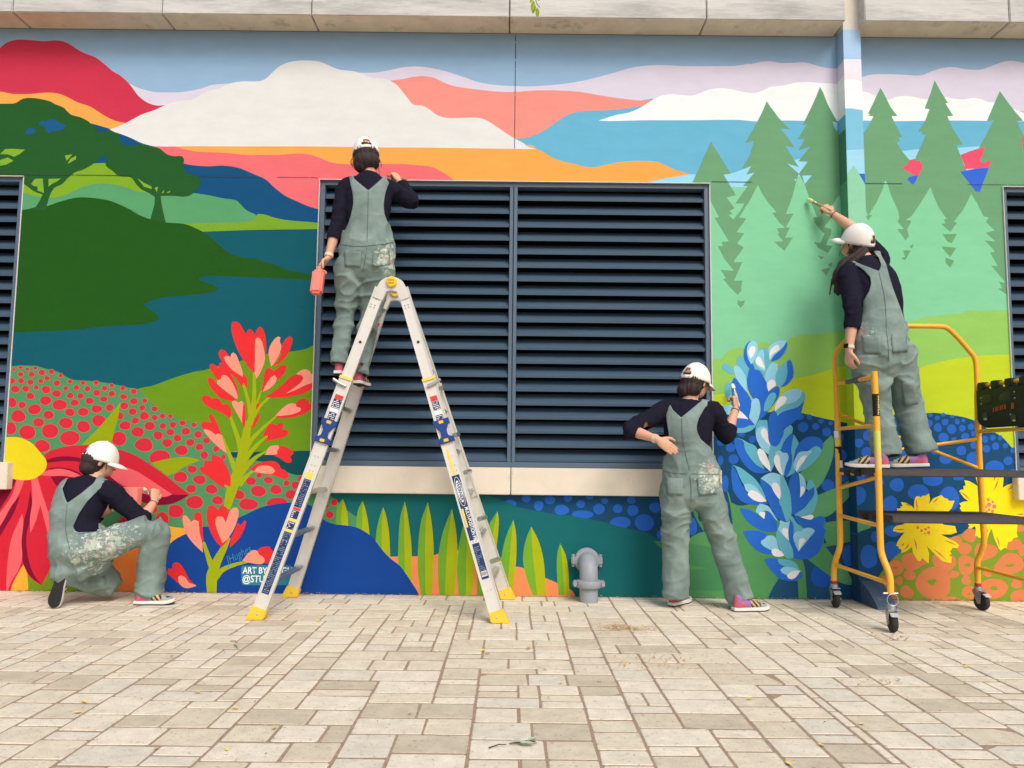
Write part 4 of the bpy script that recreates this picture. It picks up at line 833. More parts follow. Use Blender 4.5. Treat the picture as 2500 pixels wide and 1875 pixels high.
# ------------------------------------------------------------------ grey pipe outlet
pg = mat('pipe_paint', (146, 152, 160), rough=0.45, var=0.08, vscale=12, bump=0.08, bscale=60, grime=((112, 108, 104), 9, 0.62, 0.85))
gp = ground(1433, 1461); PXc, PYc = gp.x, WALL - 0.20
pe = empty('wall_pipe', (PXc, PYc, 0), 'stubby grey pipe elbow with two bolted couplings at the foot of the wall', 'pipe')
zc = W(1433, 1368, WALL - 0.05).z; R_ = 0.066
mb = MB(); bend = [(PXc, PYc, -0.02), (PXc, PYc, zc - 0.10)]
for q in range(1, 9):
    a = math.pi / 2 * q / 8; bend.append((PXc, PYc + 0.10 * (1 - math.cos(a)), zc - 0.10 + 0.10 * math.sin(a)))
bend.append((PXc, WALL + 0.03, zc))
mb.tube(bend, [R_] * len(bend), 28); mb.obj('elbow', pg, pe, smooth=True)
def coupling(c, ax, side):
    c, ax, side = Vector(c), Vector(ax), Vector(side); up = ax.cross(side)
    m = MB(); m.lathe(c - ax * 0.028, ax, [(0, R_ + 0.004), (0.004, R_ + 0.022), (0.012, R_ + 0.027), (0.044, R_ + 0.027), (0.052, R_ + 0.022), (0.056, R_ + 0.004)], 32)
    o = m.obj('coupling', pg, pe, smooth=35)
    for s in (-1, 1):
        b = MB(); cc = c + side * s * (R_ + 0.030)
        Rm = Matrix((side, up, ax)).transposed()
        b.box(cc, (0.036, 0.062, 0.046), Rm)
        b.obj('coupling_lug', pg, o, bevel=0.008)
        n_ = MB(); n_.lathe(cc - up * 0.045 + side * s * 0.004, up, [(0, 0.008), (0.0, 0.013), (0.014, 0.013), (0.014, 0.008), (0.076, 0.008), (0.076, 0.013), (0.09, 0.012)], 8)
        n_.obj('bolt', pg, o, smooth=30)
coupling((PXc, PYc, W(1433, 1425, PYc).z), (0, 0, 1), (1, 0, 0))
coupling((PXc, WALL - 0.055, zc), (0, 1, 0), (1, 0, 0))
# ------------------------------------------------------------------ stepladder
alu = mat('ladder_aluminium', (214, 211, 203), rough=0.42, metal=0.2, var=0.05, vscale=9, bump=0.05, bscale=120, spec=0.5)
alu2 = mat('rung_aluminium', (190, 190, 188), rough=0.3, metal=0.75, var=0.06, vscale=15)
yel = mat('yellow_plastic', (240, 196, 60), rough=0.45, var=0.05, vscale=20)
nvy = mat('blue_plastic', (26, 62, 132), rough=0.4)
lab_navy = mat('label_navy', (28, 50, 92), rough=0.5); lab_white = mat('label_white', (232, 234, 236), rough=0.5); lab_red = mat('label_red', (214, 58, 56), rough=0.5)
lab_yel = mat('label_yellow', (244, 208, 92), rough=0.5); lab_grey = mat('label_print', (120, 140, 170), rough=0.5); blk = mat('black_hole', (12, 12, 12), rough=0.8)
ny_, fy_ = 5.17, 5.47
apN, apF = W(957, 692, ny_), W(966, 716, fy_)
feet = {'NL': ground(628, 1512), 'NR': ground(1217, 1520), 'FL': ground(711, 1458), 'FR': ground(1237, 1463)}
lad = empty('stepladder', (apN.x, (ny_ + fy_) / 2, 0), 'open aluminium A-frame ladder with yellow feet and hinge knob in front of the wide vent', 'ladder')
RAIL = {}
for key, ft in feet.items():
    near = key[0] == 'N'; ap = apN if near else apF
    sx = -1 if key[1] == 'L' else 1
    top = ap + Vector((sx * 0.075, 0, -0.035)); bot = ft + Vector((0, 0, 0.012))
    d = (bot - top).normalized(); wv = d.cross(Vector((0, 1, 0))).normalized(); nv = wv.cross(d).normalized()
    if nv.y > 0: nv = -nv
    if wv.x < 0: wv = -wv
    RAIL[key] = (top, bot, d, wv, nv)
    L = (bot - top).length
    def channel(name, a, b, w, off):
        m = MB(); A, B = top + d * a + nv * off, top + d * b + nv * off
        m.bar(A, B, w - 0.010, 0.022, nv); 
        for s in (-1, 1): m.bar(A + wv * s * (w / 2 - 0.003), B + wv * s * (w / 2 - 0.003), 0.006, 0.034, nv)
        m.obj(name, alu, lad)
    channel('inner_rail', 0.0, L * 0.66, 0.074, 0)
    channel('outer_rail', L * 0.29, L * 0.985, 0.086, 0.012 if near else -0.012)
    fo = 0.012 if near else -0.012
    # foot cap
    m = MB(); fb = top + d * (L * 0.972) + nv * fo
    gx = Vector((1, 0, 0)); 
    a = fb - wv * 0.048; b = fb + wv * 0.048; c = Vector((bot.x + 0.056 , 0, 0)); e0 = Vector((bot.x - 0.056, 0, 0))
    yb = fb.y
    quad = [(a.x, yb - 0.027, a.z), (b.x, yb - 0.027, b.z), (bot.x + 0.058 + 0.012 * sx, yb - 0.03, 0.0), (bot.x - 0.058 + 0.012 * sx, yb - 0.03, 0.0)]
    m.prism(quad, (0, 0.062, 0)); o = m.obj('foot_cap', yel, lad, bevel=0.006)
    m = MB(); m.ball(fb.lerp(Vector((bot.x, yb, 0)), 0.5) + Vector((0, -0.029, 0)), (0.007, 0.004, 0.007)); m.obj('rivet', alu2, o, smooth=True)
    # yellow stop band at the top of the outer rail
    m = MB(); q = top + d * (L * 0.29) + nv * fo; m.bar(q - d * 0.009, q + d * 0.009, 0.089, 0.040, nv); m.obj('stop_band', lab_yel, lad)
def at(key, y):           # point of a rail at the height of photo row y
    top, bot, d, wv, nv = RAIL[key]; lo, hi = 0.0, 1.0
    for _ in range(30):
        mid = (lo + hi) / 2
        if PX(top.lerp(bot, mid))[1] < y: lo = mid
        else: hi = mid
    return top.lerp(bot, (lo + hi) / 2)
def decal(key, y0, y1, w0, w1, m_, lift=0.0012, name='label_sticker', par=None, outer=True):
    top, bot, d, wv, nv = RAIL[key]; off = nv * ((0.012 if outer else 0.0) + 0.011 + lift)
    a, b = at(key, y0) + off, at(key, y1) + off
    m = MB(); m.add([a + wv * w0, a + wv * w1, b + wv * w1, b + wv * w0, a + wv * w0 - nv * 0.0008, a + wv * w1 - nv * 0.0008, b + wv * w1 - nv * 0.0008, b + wv * w0 - nv * 0.0008],
        [(0,1,2,3),(4,7,6,5),(0,4,5,1),(1,5,6,2),(2,6,7,3),(3,7,4,0)])
    return m.obj(name, m_, par or lad)
def fine_print(key, y0, y1, w0, w1, m_, par, seed, step=4.2):
    rr = random.Random(seed); y = y0; mbx = MB(); top, bot, d, wv, nv = RAIL[key]; off = nv * (0.012 + 0.011 + 0.0026)
    while y < y1:
        a = w0
        while a < w1 - 0.004:
            b = min(a + rr.uniform(0.004, 0.014), w1)
            if rr.random() < 0.72:
                p0, p1 = at(key, y) + off, at(key, y + step * 0.42) + off
                mbx.add([p0 + wv * a, p0 + wv * b, p1 + wv * b, p1 + wv * a], [(0,1,2,3)])
            a = b + 0.002
        y += step
    if mbx.v: mbx.obj('print', m_, par, fix=False, kind='stuff')
for args in (('NL',966,976,-.028,.028,lab_red), ('NL',976.5,998,-.028,.028,lab_navy), ('NL',999,1007,-.026,.024,lab_white), ('NL',1008,1030,-.026,.024,lab_navy),
        ('NL',1154,1169,-.024,.022,lab_yel), ('NL',1171,1239,-.026,.022,lab_navy), ('NL',1240,1246,-.026,.022,lab_red), ('NL',1247,1266,-.026,.022,lab_navy), ('NL',1267,1273,-.03,.026,lab_yel),
        ('NL',1274,1292,-.026,.022,lab_navy), ('NL',1293,1298,-.03,.026,lab_yel), ('NL',1299,1449,-.026,.022,lab_navy),
        ('NR',968,980,-.026,.020,lab_red), ('NR',981,1002,-.024,.022,lab_navy), ('NR',1003.5,1013,-.024,.022,lab_white), ('NR',1014,1031,-.024,.022,lab_navy)):
    o = decal(*args)
    if args[5] is lab_navy: fine_print(args[0], args[1] + 2, args[2] - 2, args[3] + .004, args[4] - .003, lab_grey if args[2] - args[1] > 40 else lab_white, o, int(args[1]))
st = decal('NR', 1098, 1160, -.022, -.004, lab_yel)
w1 = decal('NR', 1160, 1317, -.032, .018, lab_navy)
# oval maker's mark and the lettering on the right rail
top, bot, d, wv, nv = RAIL['NR']
def oval(y0, y1, hw, m_, lift, name, cut=None):
    a, b = at('NR', y0), at('NR', y1); c = (a + b) / 2 + nv * (0.023 + lift) + wv * -0.007; hl = (b - a).length / 2
    m = MB(); n = 40; out = [c + d * math.cos(t) * hl + wv * math.sin(t) * hw for t in (2 * math.pi * i / n for i in range(n))]
    if cut:
        inn = [c + d * math.cos(t) * (hl - cut) + wv * math.sin(t) * (hw - cut) for t in (2 * math.pi * i / n for i in range(n))]
        m.add(out + inn, [(i, (i+1) % n, (i+1) % n + n, i + n) for i in range(n)])
    else: m.add(out, [tuple(range(n))])
    return m.obj(name, m_, w1, fix=False)
oval(1164, 1235, 0.0235, lab_white, 0.0022, 'emblem_ring', 0.0028)
oval(1173, 1226, 0.0165, lab_white, 0.0024, 'emblem')
text_obj('lettering', 'WERNER', 0.030, lab_navy, (at('NR', 1199.5) + nv * 0.0262 + wv * -0.007), d, wv, w1, sx=1.0, align='CENTER', bold=0.0008)
text_obj('lettering', 'MULTI-POSITION PRO', 0.033, lab_white, (at('NR', 1238) + nv * 0.0256 + wv * 0.003), d, wv, w1, sx=0.72, bold=0.0006)
decal('NR', 1240, 1285, -.030, -.018, lab_yel, 0.0022, 'label_stripe', w1)
o = decal('NR', 1326, 1412, -.026, .020, lab_navy); fine_print('NR', 1330, 1390, -.022, .016, lab_grey, o, 5)
decal('NR', 1393, 1406, -.022, .016, lab_white, 0.0022, 'barcode_patch', o)
bc = MB(); a0, b0 = at('NR', 1394.5) + nv * 0.0262, at('NR', 1404) + nv * 0.0262
for q in range(11): bc.add([a0 + wv * (-.02 + q * .0032), a0 + wv * (-.02 + q * .0032 + .0014), b0 + wv * (-.02 + q * .0032 + .0014), b0 + wv * (-.02 + q * .0032)], [(0,1,2,3)])
bc.obj('print', blk, o, fix=False, kind='stuff')
# warning sticker on the inside of the far left rail
p = at('FL', 812)
topF, botF, dF, wF, nF = RAIL['FL']
for y0, y1, m_ in ((788, 797, lab_red), (797.5, 823, lab_white)):
    a, b = at('FL', y0) + nF * 0.02, at('FL', y1) + nF * 0.02
    MB().add([a - wF * .018, a + wF * .022, b + wF * .022, b - wF * .018], [(0,1,2,3)]).obj('label_sticker', m_, lad, fix=False)
# holes in the inner rails and rivets
for key, ys in (('NL', (729, 836)), ('NR', (729, 836))):
    t_, b_, d_, w_, n_ = RAIL[key]
    for y in ys:
        q = at(key, y) + n_ * 0.0112
        m = MB(); m.lathe(q, n_, [(0, 0.013), (0.002, 0.012)], 20); e_ = m.obj('eyelet', alu2, lad, smooth=30)
        m = MB(); m.lathe(q + n_ * 0.0021, n_, [(0, 0.0085), (0.0006, 0.0085)], 18); m.obj('hole', blk, e_)
    rv = MB()
    for y in (700, 708, 716, 745, 751):
        for s in (-.018, .006): rv.ball(at(key, y) + w_ * s + n_ * 0.012, 0.0055, nu=8, nv=6)
    for y in (1115, 1136, 1150, 1320, 1440):
        for s in (-.012, .01): rv.ball(at(key, y) + w_ * s + n_ * 0.0245, 0.004, nu=8, nv=6)
    rv.obj('rivets' if False else 'rivet', alu2, lad, smooth=True, kind='stuff')
# hinges
for ap, sgn, nm in ((apN, 1, 'N'), (apF, 1, 'F')):
    yo = ap.y - 0.026
    out = []
    for x, z in ((-.125,-.10),(-.105,-.045),(-.075,.012),(-.04,.034),(0,.042),(.04,.034),(.075,.012),(.105,-.045),(.125,-.10),(.06,-.125),(.034,-.062),(0,-.055),(-.034,-.062),(-.06,-.125)):
        out.append((ap.x + x, yo, ap.z + z))
    m = MB().prism(out, (0, 0.052, 0)); h = m.obj('hinge', alu, lad, bevel=0.004)
    m = MB(); m.lathe((ap.x + 0.002, yo + 0.002, ap.z + 0.004), (0, -1, 0), [(0, 0.036), (0.016, 0.037), (0.022, 0.033), (0.024, 0.02), (0.0245, 0.0)], 32)
    k_ = m.obj('hinge_knob', yel, h, smooth=35)
    for s in (.012, -.008): MB().span((ap.x - .022, yo - .026, ap.z + s), (ap.x + .022, yo - .022, ap.z + s + .006)).obj('knob_mark', mat('knob_groove', (196, 150, 30), rough=.6), k_, bevel=.001)
# rungs run from the near to the far rail
for sd in 'LR':
    tN, bN = RAIL['N' + sd][:2]; tF, bF = RAIL['F' + sd][:2]
    for q in range(7):
        t = 0.115 + q * 0.131
        a, b = tN.lerp(bN, t), tF.lerp(bF, t); nrm = RAIL['N' + sd][3]
        m = MB(); m.bar(a, b, 0.045, 0.03, (0, 0, 1))
        m.obj('rung', alu2, lad, bevel=0.008)
        m = MB(); o_ = nrm * (0.05 if sd == 'R' else -0.05) 
# rung lock pins, blue clamps
for key, s in (('NL', -1), ('NR', 1)):
    t_, b_, d_, w_, n_ = RAIL[key]
    q = at(key, 943) + n_ * 0.035
    m = MB(); m.tube([q - w_ * s * 0.02 , q + w_ * s * 0.03 - d_ * 0.006 * 1, q + w_ * s * 0.075 - d_ * 0.02], 0.011, 12); m.tube([q - n_ * 0.03, q], 0.009, 10)
    m.obj('lock_pin', alu2, lad, smooth=True)
    a = at(key, 1054) + n_ * 0.026; hl = (at(key, 1082) - at(key, 1026)).length / 2; f = 0.050
    P = lambda u, v: a + d_ * (v * hl) + w_ * (u * f)
    out = [P(-1,-1),P(1,-1),P(1,-.52),P(.72,-.42),P(.40,.0),P(.46,.45),P(1,.62),P(1,1),P(-1,1),P(-1,.62),P(-.46,.45),P(-.40,.0),P(-.72,-.42),P(-1,-.52)]
    m = MB().prism(out, n_ * 0.016); c_ = m.obj('rail_clamp', nvy, lad, bevel=0.003)
    for v in (-.76, .80):
        m = MB(); cc = a + d_ * v * hl + n_ * 0.018; Rm = Matrix((w_, d_, n_)).transposed(); m.box(cc, (0.034, 0.024, 0.008), Rm); m.obj('release_button', yel, c_, bevel=0.006)
    for s2 in (-1, 1):
        m = MB(); m.bar(P(s2 * .98, -1) - n_ * .01, P(s2 * .98, -.55) - n_ * .01, 0.006, 0.05, n_); m.bar(P(s2 * .98, .62) - n_ * .01, P(s2 * .98, 1) - n_ * .01, 0.006, 0.05, n_); m.obj('clamp_side', nvy, c_)
for y in (952, 1068, 1160, 1275, 1380):       # brackets on the outer right side between the rails
    a, b = at('NR', y) + RAIL['NR'][3] * 0.05 + Vector((0, .04, 0)), at('FR', y * 0.97 + 30) + RAIL['FR'][3] * 0.045
    m = MB(); m.tube([a.lerp(b, .15), a.lerp(b, .5) + RAIL['NR'][3] * 0.012, a.lerp(b, .9)], 0.016, 10); m.obj('rung_end', alu2, lad, smooth=True)
# ------------------------------------------------------------------ rolling scaffold
ysc = mat('scaffold_yellow', (244, 176, 44), rough=0.38, var=0.06, vscale=10, spec=0.5)
plat = mat('platform_deck', (74, 70, 72), rough=0.8, var=0.15, vscale=40)
chrome = mat('castor_zinc', (176, 178, 182), rough=0.35, metal=0.8); rub = mat('castor_rubber', (48, 46, 46), rough=0.8); redc = mat('red_collar', (176, 52, 46), rough=0.5)
gripm = mat('grip_grey', (92, 100, 104), rough=0.7)
NYS, FYS = 4.90, 5.48
scf = empty('rolling_scaffold', (2.75, 5.2, 0), 'yellow rolling scaffold on castors under the painter who reaches up', 'scaffold')
def rod(name, pts, r=0.0175, m_=ysc, par=scf):
    P = [W(*p) if len(p) == 3 and p[0] > 60 else Vector(p) for p in pts]; D = []
    n = len(P)
    for i in range(n - 1):
        t1 = (P[i+1] - P[max(i-1, 0)]) * 0.5; t2 = (P[min(i+2, n-1)] - P[i]) * 0.5
        for q in range(5):
            s = q / 5; D.append(P[i]*(2*s**3-3*s*s+1) + t1*(s**3-2*s*s+s) + P[i+1]*(-2*s**3+3*s*s) + t2*(s**3-s*s)) if n > 2 else D.append(P[i].lerp(P[i+1], s))
    D.append(P[-1]); m = MB(); m.tube(D, r, 14); return m.obj(name, m_, par, smooth=True)
F, N = FYS, NYS
rod('guard_rail', [(2043,985,F),(2040,920,F),(2037,880,F),(2044,857,F),(2060,838,F),(2092,806,F),(2112,797,F),(2150,795,F),(2230,796,F),(2290,797,F),(2312,801,F),(2336,822,F),(2366,856,F),(2380,876,F),(2384,905,F),(2386,960,F)], 0.0175)
rod('post', [(2043,985,F),(2046,1080,F),(2048,1200,F),(2051,1300,F),(2050,1335,F),(2040,1368,F+.07),(2036,1390,F+.1),(2036,1424,F+.11)], 0.020)
rod('post', [(2386,960,F),(2388,1050,F),(2394,1180,F),(2401,1290,F),(2402,1325,F),(2394,1352,F+.03),(2386,1375,F+.05),(2387,1412,F+.06),(2387,1424,F+.06)], 0.020)
rod('post', [(2134,907,N),(2138,980,N),(2142,1080,N),(2146,1200,N),(2149,1310,N),(2152,1350,N),(2166,1388,N-.04),(2173,1412,N-.06),(2174,1450,N-.07)], 0.020)
xr_ = W(2386,1000,F).x
def nr(z): return Vector((xr_ + 0.02, N, z))
rod('post', [tuple(nr(1.55)), tuple(nr(1.0)), tuple(nr(.35)), tuple(nr(.22) + Vector((0,-.06,0))), tuple(nr(.16) + Vector((0,-.07,0)))], 0.020)
for a, b in (((2045,937,F),(2136,920,N)), ((2046,1047,F),(2140,1039,N)), ((2048,1192,F),(2146,1164,N)), ((2049,1258,F),(2148,1284,N)), ((2037,1378,F+.1),(2170,1424,N-.05)), ((2047,1155,F),(2145,1158,N))):
    rod('cross_bar', [a, b], 0.013)
rod('grip', [tuple(W(2045,937,F).lerp(W(2136,920,N), .28)), tuple(W(2045,937,F).lerp(W(2136,920,N), .62))], 0.0165, gripm)
rod('brace', [(2048,1011,F),(2389,1143,F)], 0.012); rod('brace', [(2386,1072,F),(2180,1100,F)], 0.012)
e1 = W(2388,1053,F); rod('cross_bar', [tuple(e1), (e1.x, N, e1.z)], 0.013)
e1 = W(2385,1385,F+.05); rod('cross_bar', [tuple(e1), (e1.x, N-.06, e1.z - .01)], 0.013)
e1 = W(2386,944,F); rod('cross_bar', [tuple(e1), (e1.x, N, e1.z)], 0.013); TB = e1
xl_ = W(2046,1147,F).x
def deck(yc, zt_, xs_, nm):
    m = MB(); m.span((xs_, N + 0.035, zt_ - 0.045), (xr_ - 0.025, F - 0.035, zt_)); o = m.obj(nm, plat, scf, bevel=0.005)
    for s in (0.3, .62): MB().span((xs_ - 0.028, N + 0.06 + s * 0.5, zt_ - 0.05), (xs_ + 0.01, N + 0.10 + s * 0.5, zt_ - 0.012)).obj('hook', mat('hook_black', (32, 30, 32), rough=.6), o, bevel=.003)
    return o
ZD = W(2400, 1148, N + 0.035).z; ZL = W(2300, 1261, N + 0.035).z
deck(0, ZD, W(2040,1141,F).x + 0.01, 'upper_deck'); deck(0, ZL, W(2086,1258,F).x, 'lower_deck')
def castor(x, y, yaw, ring=False):
    c = empty('castor', (x, y, 0), parent=scf); rw = 0.058; Rz = Matrix.Rotation(yaw, 3, 'Z'); ax = Rz @ Vector((1, 0, 0)); fw = Rz @ Vector((0, 1, 0)); o = Vector((x, y, rw)) + fw * 0.025
    m = MB(); m.lathe(o - ax * 0.019, ax, [(0, .02), (0, .048), (.005, .055), (.012, rw), (.026, rw), (.033, .055), (.038, .048), (.038, .02)], 28); m.obj('tyre', rub, c, smooth=35)
    m = MB()
    for s in (-1, 1): m.prism([o + ax * s * .026 + fw * u + Vector((0, 0, v)) for u, v in ((-.012,-.012),(.012,-.012),(.02,.06),(-.03,.075),(-.05,.07),(-.035,.045))], ax * 0.004)
    m.box(o + Vector((0, 0, .076)) - fw * 0.015, (.056, .075, .006), Rz); m.lathe(o - fw * .025 + Vector((0, 0, .076)), (0, 0, 1), [(0, .028), (.02, .026), (.026, .02)], 20)
    m.obj('fork', chrome, c, smooth=30)
    m = MB(); m.lathe(o - ax * .034, ax, [(0, .009), (.068, .009)], 12); m.obj('axle', chrome, c, smooth=30)
    m = MB(); m.box(o + fw * .045 + Vector((0, 0, .05)), (.05, .035, .008), Rz @ Matrix.Rotation(-.5, 3, 'X')); m.obj('brake_pedal', mat('pedal_zinc', (206, 208, 212), rough=.4, metal=.4), c, bevel=.003)
    if not ring:
        m = MB(); m.lathe((x, y, 0.158), (0, 0, 1), [(0, .0215), (.024, .0215)], 18); m.obj('collar', redc, c, smooth=30)
    else:
        m = MB(); q = Vector((x, y, .19)); n_ = 18; m.tube([q + Vector((math.cos(t) * .034, -0.026, math.sin(t) * .036)) for t in (2 * math.pi * i / n_ for i in range(n_ + 1))], .003, 8); m.tube([q + Vector((-.045, 0, .035)), q + Vector((.045, 0, .035))], .006, 8); m.obj('safety_pin', chrome, c, smooth=True)
for (px, py, Yc, yw, rg) in ((2036,1418,F+.11,3.05,False), (2174,1450,N-.07,2.98,True), (2387,1412,F+.06,-2.85,False)):
    p = W(px, py, Yc); castor(p.x, p.y, yw, rg)
castor(xr_ + .02, N - .07, -2.7)
def post_label(y0, y1, m_):
    a, b = W(2138 + (y0-980)*.04, y0, N), W(2138 + (y1-980)*.04, y1, N); m = MB(); m.tube([a, b], 0.0207, 14); return m.obj('label_sticker', m_, scf, smooth=True)
lb = post_label(962, 1016, mat('label_black', (26, 24, 22), rough=.5))
pr2 = MB(); rr = random.Random(4)
for q in range(12):
    a = W(2143, 966 + q * 4, N - .0215); pr2.span(a, a + Vector((rr.uniform(.006, .011), -0.0005, -.006)))
pr2.obj('print', lab_yel, lb, kind='stuff')
post_label(1052, 1098, mat('label_lime', (206, 206, 96), rough=.5)); post_label(1098, 1146, mat('label_cream', (226, 190, 104), rough=.5))
a, b = W(2043, 1052, F), W(2047, 1100, F)
for t0, t1, m_ in ((0, .35, lab_white), (.35, .75, lab_yel), (.8, 1.5, mat('label_black', (26, 24, 22), rough=.5)), (1.5, 1.9, lab_white)):
    m = MB(); m.tube([a.lerp(b, t0), a.lerp(b, t1)], 0.0207, 14); m.obj('label_sticker', m_, scf, smooth=True)
# black tool tray hooked on the end rail
tb = mat('tray_black', (24, 28, 24), rough=0.55, var=0.12, vscale=18)
tray = empty('tool_tray', (TB.x, TB.y - .25, TB.z - .35), 'black plastic tool tray hooked over the scaffold end rail at the right edge', 'tool tray')
ty0, ty1, tzt, tx = F - 0.03, F - 0.62, TB.z - 0.028, TB.x - 0.03
zz = lambda v: tzt - v
out = [(tx, ty0, zz(0)), (tx, ty1, zz(0)), (tx, ty1, zz(.235)), (tx, ty1 + .03, zz(.265)), (tx, ty0 - .085, zz(.268)), (tx, ty0 - .02, zz(.24)), (tx, ty0, zz(.21))]
MB().prism(out, (0.035, 0, 0)).obj('tray_body', tb, tray, bevel=0.006)
for s in (0.02, .17, .32, .47): MB().span((tx - .004, ty0 - s, tzt - .004), (tx + .05, ty0 - s - .065, tzt + .05)).obj('hook', tb, tray, bevel=0.006)
for s, t in ((.09, .075), (.30, .075)): MB().ball((tx - .001, ty0 - s - .03, tzt - t), (.004, .07, .035)).obj('recess', mat('tray_recess', (36, 44, 38), rough=.5), tray, smooth=True)
for s, t, r_ in ((.095, .19, .03), (.40, .215, .026)):
    m = MB(); m.lathe((tx - .0005, ty0 - s, tzt - t), (-1, 0, 0), [(0, r_), (.003, r_), (.003, r_ * .7), (.0031, .0)], 24); o = m.obj('hole_rim', mat('tray_rim', (58, 62, 60), rough=.4), tray, smooth=30)
    MB().ball((tx - .003, ty0 - s - r_ * .2, tzt - t - r_ * .6), (.002, r_ * .7, r_ * .3)).obj('shine_patch', mat('hole_shine', (170, 178, 180), rough=.5), o, smooth=True)  # pale blob paints a shine into the lower part of each hole
m = MB()
for q in range(6): m.span((tx - .0035, ty0 - .19 - q * .024, tzt - .135 + q * .003), (tx - .001, ty0 - .19 - q * .024 - (.017 if q % 2 else .011), tzt - .165 + q * .003))
m.span((tx - .0035, ty0 - .385, tzt - .115), (tx - .001, ty0 - .41, tzt - .155))
m.obj('print', mat('orange_print', (176, 84, 36), rough=.6), tray, kind='stuff')
for s, t in ((.06,.06),(.06,.10),(.42,.045),(.42,.085),(.37,.19)): MB().ball((tx, ty0 - s, tzt - t), .006).obj('screw', chrome, tray, smooth=True)
# ------------------------------------------------------------------ people
def V(*a): return Vector(a)
def spl(P, k=4):
    n = len(P); D = []
    for i in range(n - 1):
        t1 = (P[i+1] - P[max(i-1, 0)]) * 0.5; t2 = (P[min(i+2, n-1)] - P[i]) * 0.5
        for q in range(k):
            s = q / k; D.append(P[i]*(2*s**3-3*s*s+1) + t1*(s**3-2*s*s+s) + P[i+1]*(-2*s**3+3*s*s) + t2*(s**3-s*s))
    D.append(P[-1]); return D
def spl1(R, k=4):
    return [v.x for v in spl([Vector((r, 0, 0)) for r in R], k)]
def limb(mb, pts, rad, side=None, n=18, k=4):
    """closed tapered limb; rad: r or (across, through) per point; side: direction of 'across'"""
    pts = [Vector(p) for p in pts]
    ra = [r[0] if isinstance(r, tuple) else r for r in rad]; rb = [r[1] if isinstance(r, tuple) else r for r in rad]
    P, A, B = spl(pts, k), spl1(ra, k), spl1(rb, k)
    # round the ends
    t0, t1 = (P[0] - P[1]).normalized(), (P[-1] - P[-2]).normalized()
    m0, m1 = min(A[0], B[0]), min(A[-1], B[-1])
    P = [P[0] + t0 * m0 * .62, P[0] + t0 * m0 * .45] + P + [P[-1] + t1 * m1 * .45, P[-1] + t1 * m1 * .62]
    A = [A[0] * .35, A[0] * .75] + A + [A[-1] * .75, A[-1] * .35]; B = [B[0] * .35, B[0] * .75] + B + [B[-1] * .75, B[-1] * .35]
    base = len(mb.v); m = len(P); a = None
    for i, p in enumerate(P):
        t = (P[min(i+1, m-1)] - P[max(i-1, 0)]).normalized()
        ref = side if side is not None else (a if a is not None else (V(0,0,1) if abs(t.z) < .9 else V(1,0,0)).cross(t))
        a = (ref - t * ref.dot(t)).normalized(); b = t.cross(a)
        for j in range(n):
            an = 2 * math.pi * j / n
            mb.v.append(p + a * (math.cos(an) * A[i]) + b * (math.sin(an) * B[i]))
    for i in range(m - 1):
        for j in range(n):
            q = (j + 1) % n
            mb.f.append((base+i*n+j, base+i*n+q, base+(i+1)*n+q, base+(i+1)*n+j)); mb.m.append(0)
    mb.f.append(tuple(base + j for j in range(n))[::-1]); mb.f.append(tuple(base + (m-1)*n + j for j in range(n))); mb.m += [0, 0]
def remesh(mb, voxel, smooth=4, fac=0.5):
    me = mb.mesh('tmp', [], fix=True)
    o = bpy.data.objects.new('tmp', me); COL.objects.link(o)
    r = o.modifiers.new('r', 'REMESH'); r.mode = 'VOXEL'; r.voxel_size = voxel; r.adaptivity = 0
    if smooth:
        s = o.modifiers.new('s', 'SMOOTH'); s.factor = fac; s.iterations = smooth
    dg = bpy.context.evaluated_depsgraph_get()
    out = bpy.data.meshes.new_from_object(o.evaluated_get(dg), depsgraph=dg)
    bpy.data.objects.remove(o); bpy.data.meshes.remove(me)
    return out
def finish(me, name, m_, parent, smooth=True, **kw):
    me.materials.clear(); me.materials.append(m_); me.name = name
    off = origin_of(parent)
    me.transform(Matrix.Translation(-off))
    for p in me.polygons: p.use_smooth = smooth
    o = bpy.data.objects.new(name, me); COL.objects.link(o); o.parent = parent
    _org[o.name] = off
    return tag(o, **kw)
def inside(x, y, poly):
    c = False; n = len(poly)
    for i in range(n):
        x1_, y1_ = poly[i]; x2_, y2_ = poly[i-1]
        if (y1_ > y) != (y2_ > y) and x < (x2_ - x1_) * (y - y1_) / (y2_ - y1_) + x1_: c = not c
    return c
def cut_mesh(me, keep, snap=None):
    bm = bmesh.new(); bm.from_mesh(me)
    kill = [f for f in bm.faces if not keep(f.calc_center_median())]
    bmesh.ops.delete(bm, geom=kill, context='FACES')
    if snap:
        for v in bm.verts:
            if any(e.is_boundary for e in v.link_edges): snap(v)
    for _ in range(2):
        mv = {}
        for v in bm.verts:
            bs = [e.other_vert(v).co for e in v.link_edges if e.is_boundary]
            if len(bs) == 2: mv[v] = v.co * 0.5 + (bs[0] + bs[1]) * 0.25
        for v, c in mv.items(): v.co = c
    bm.to_mesh(me); bm.free()
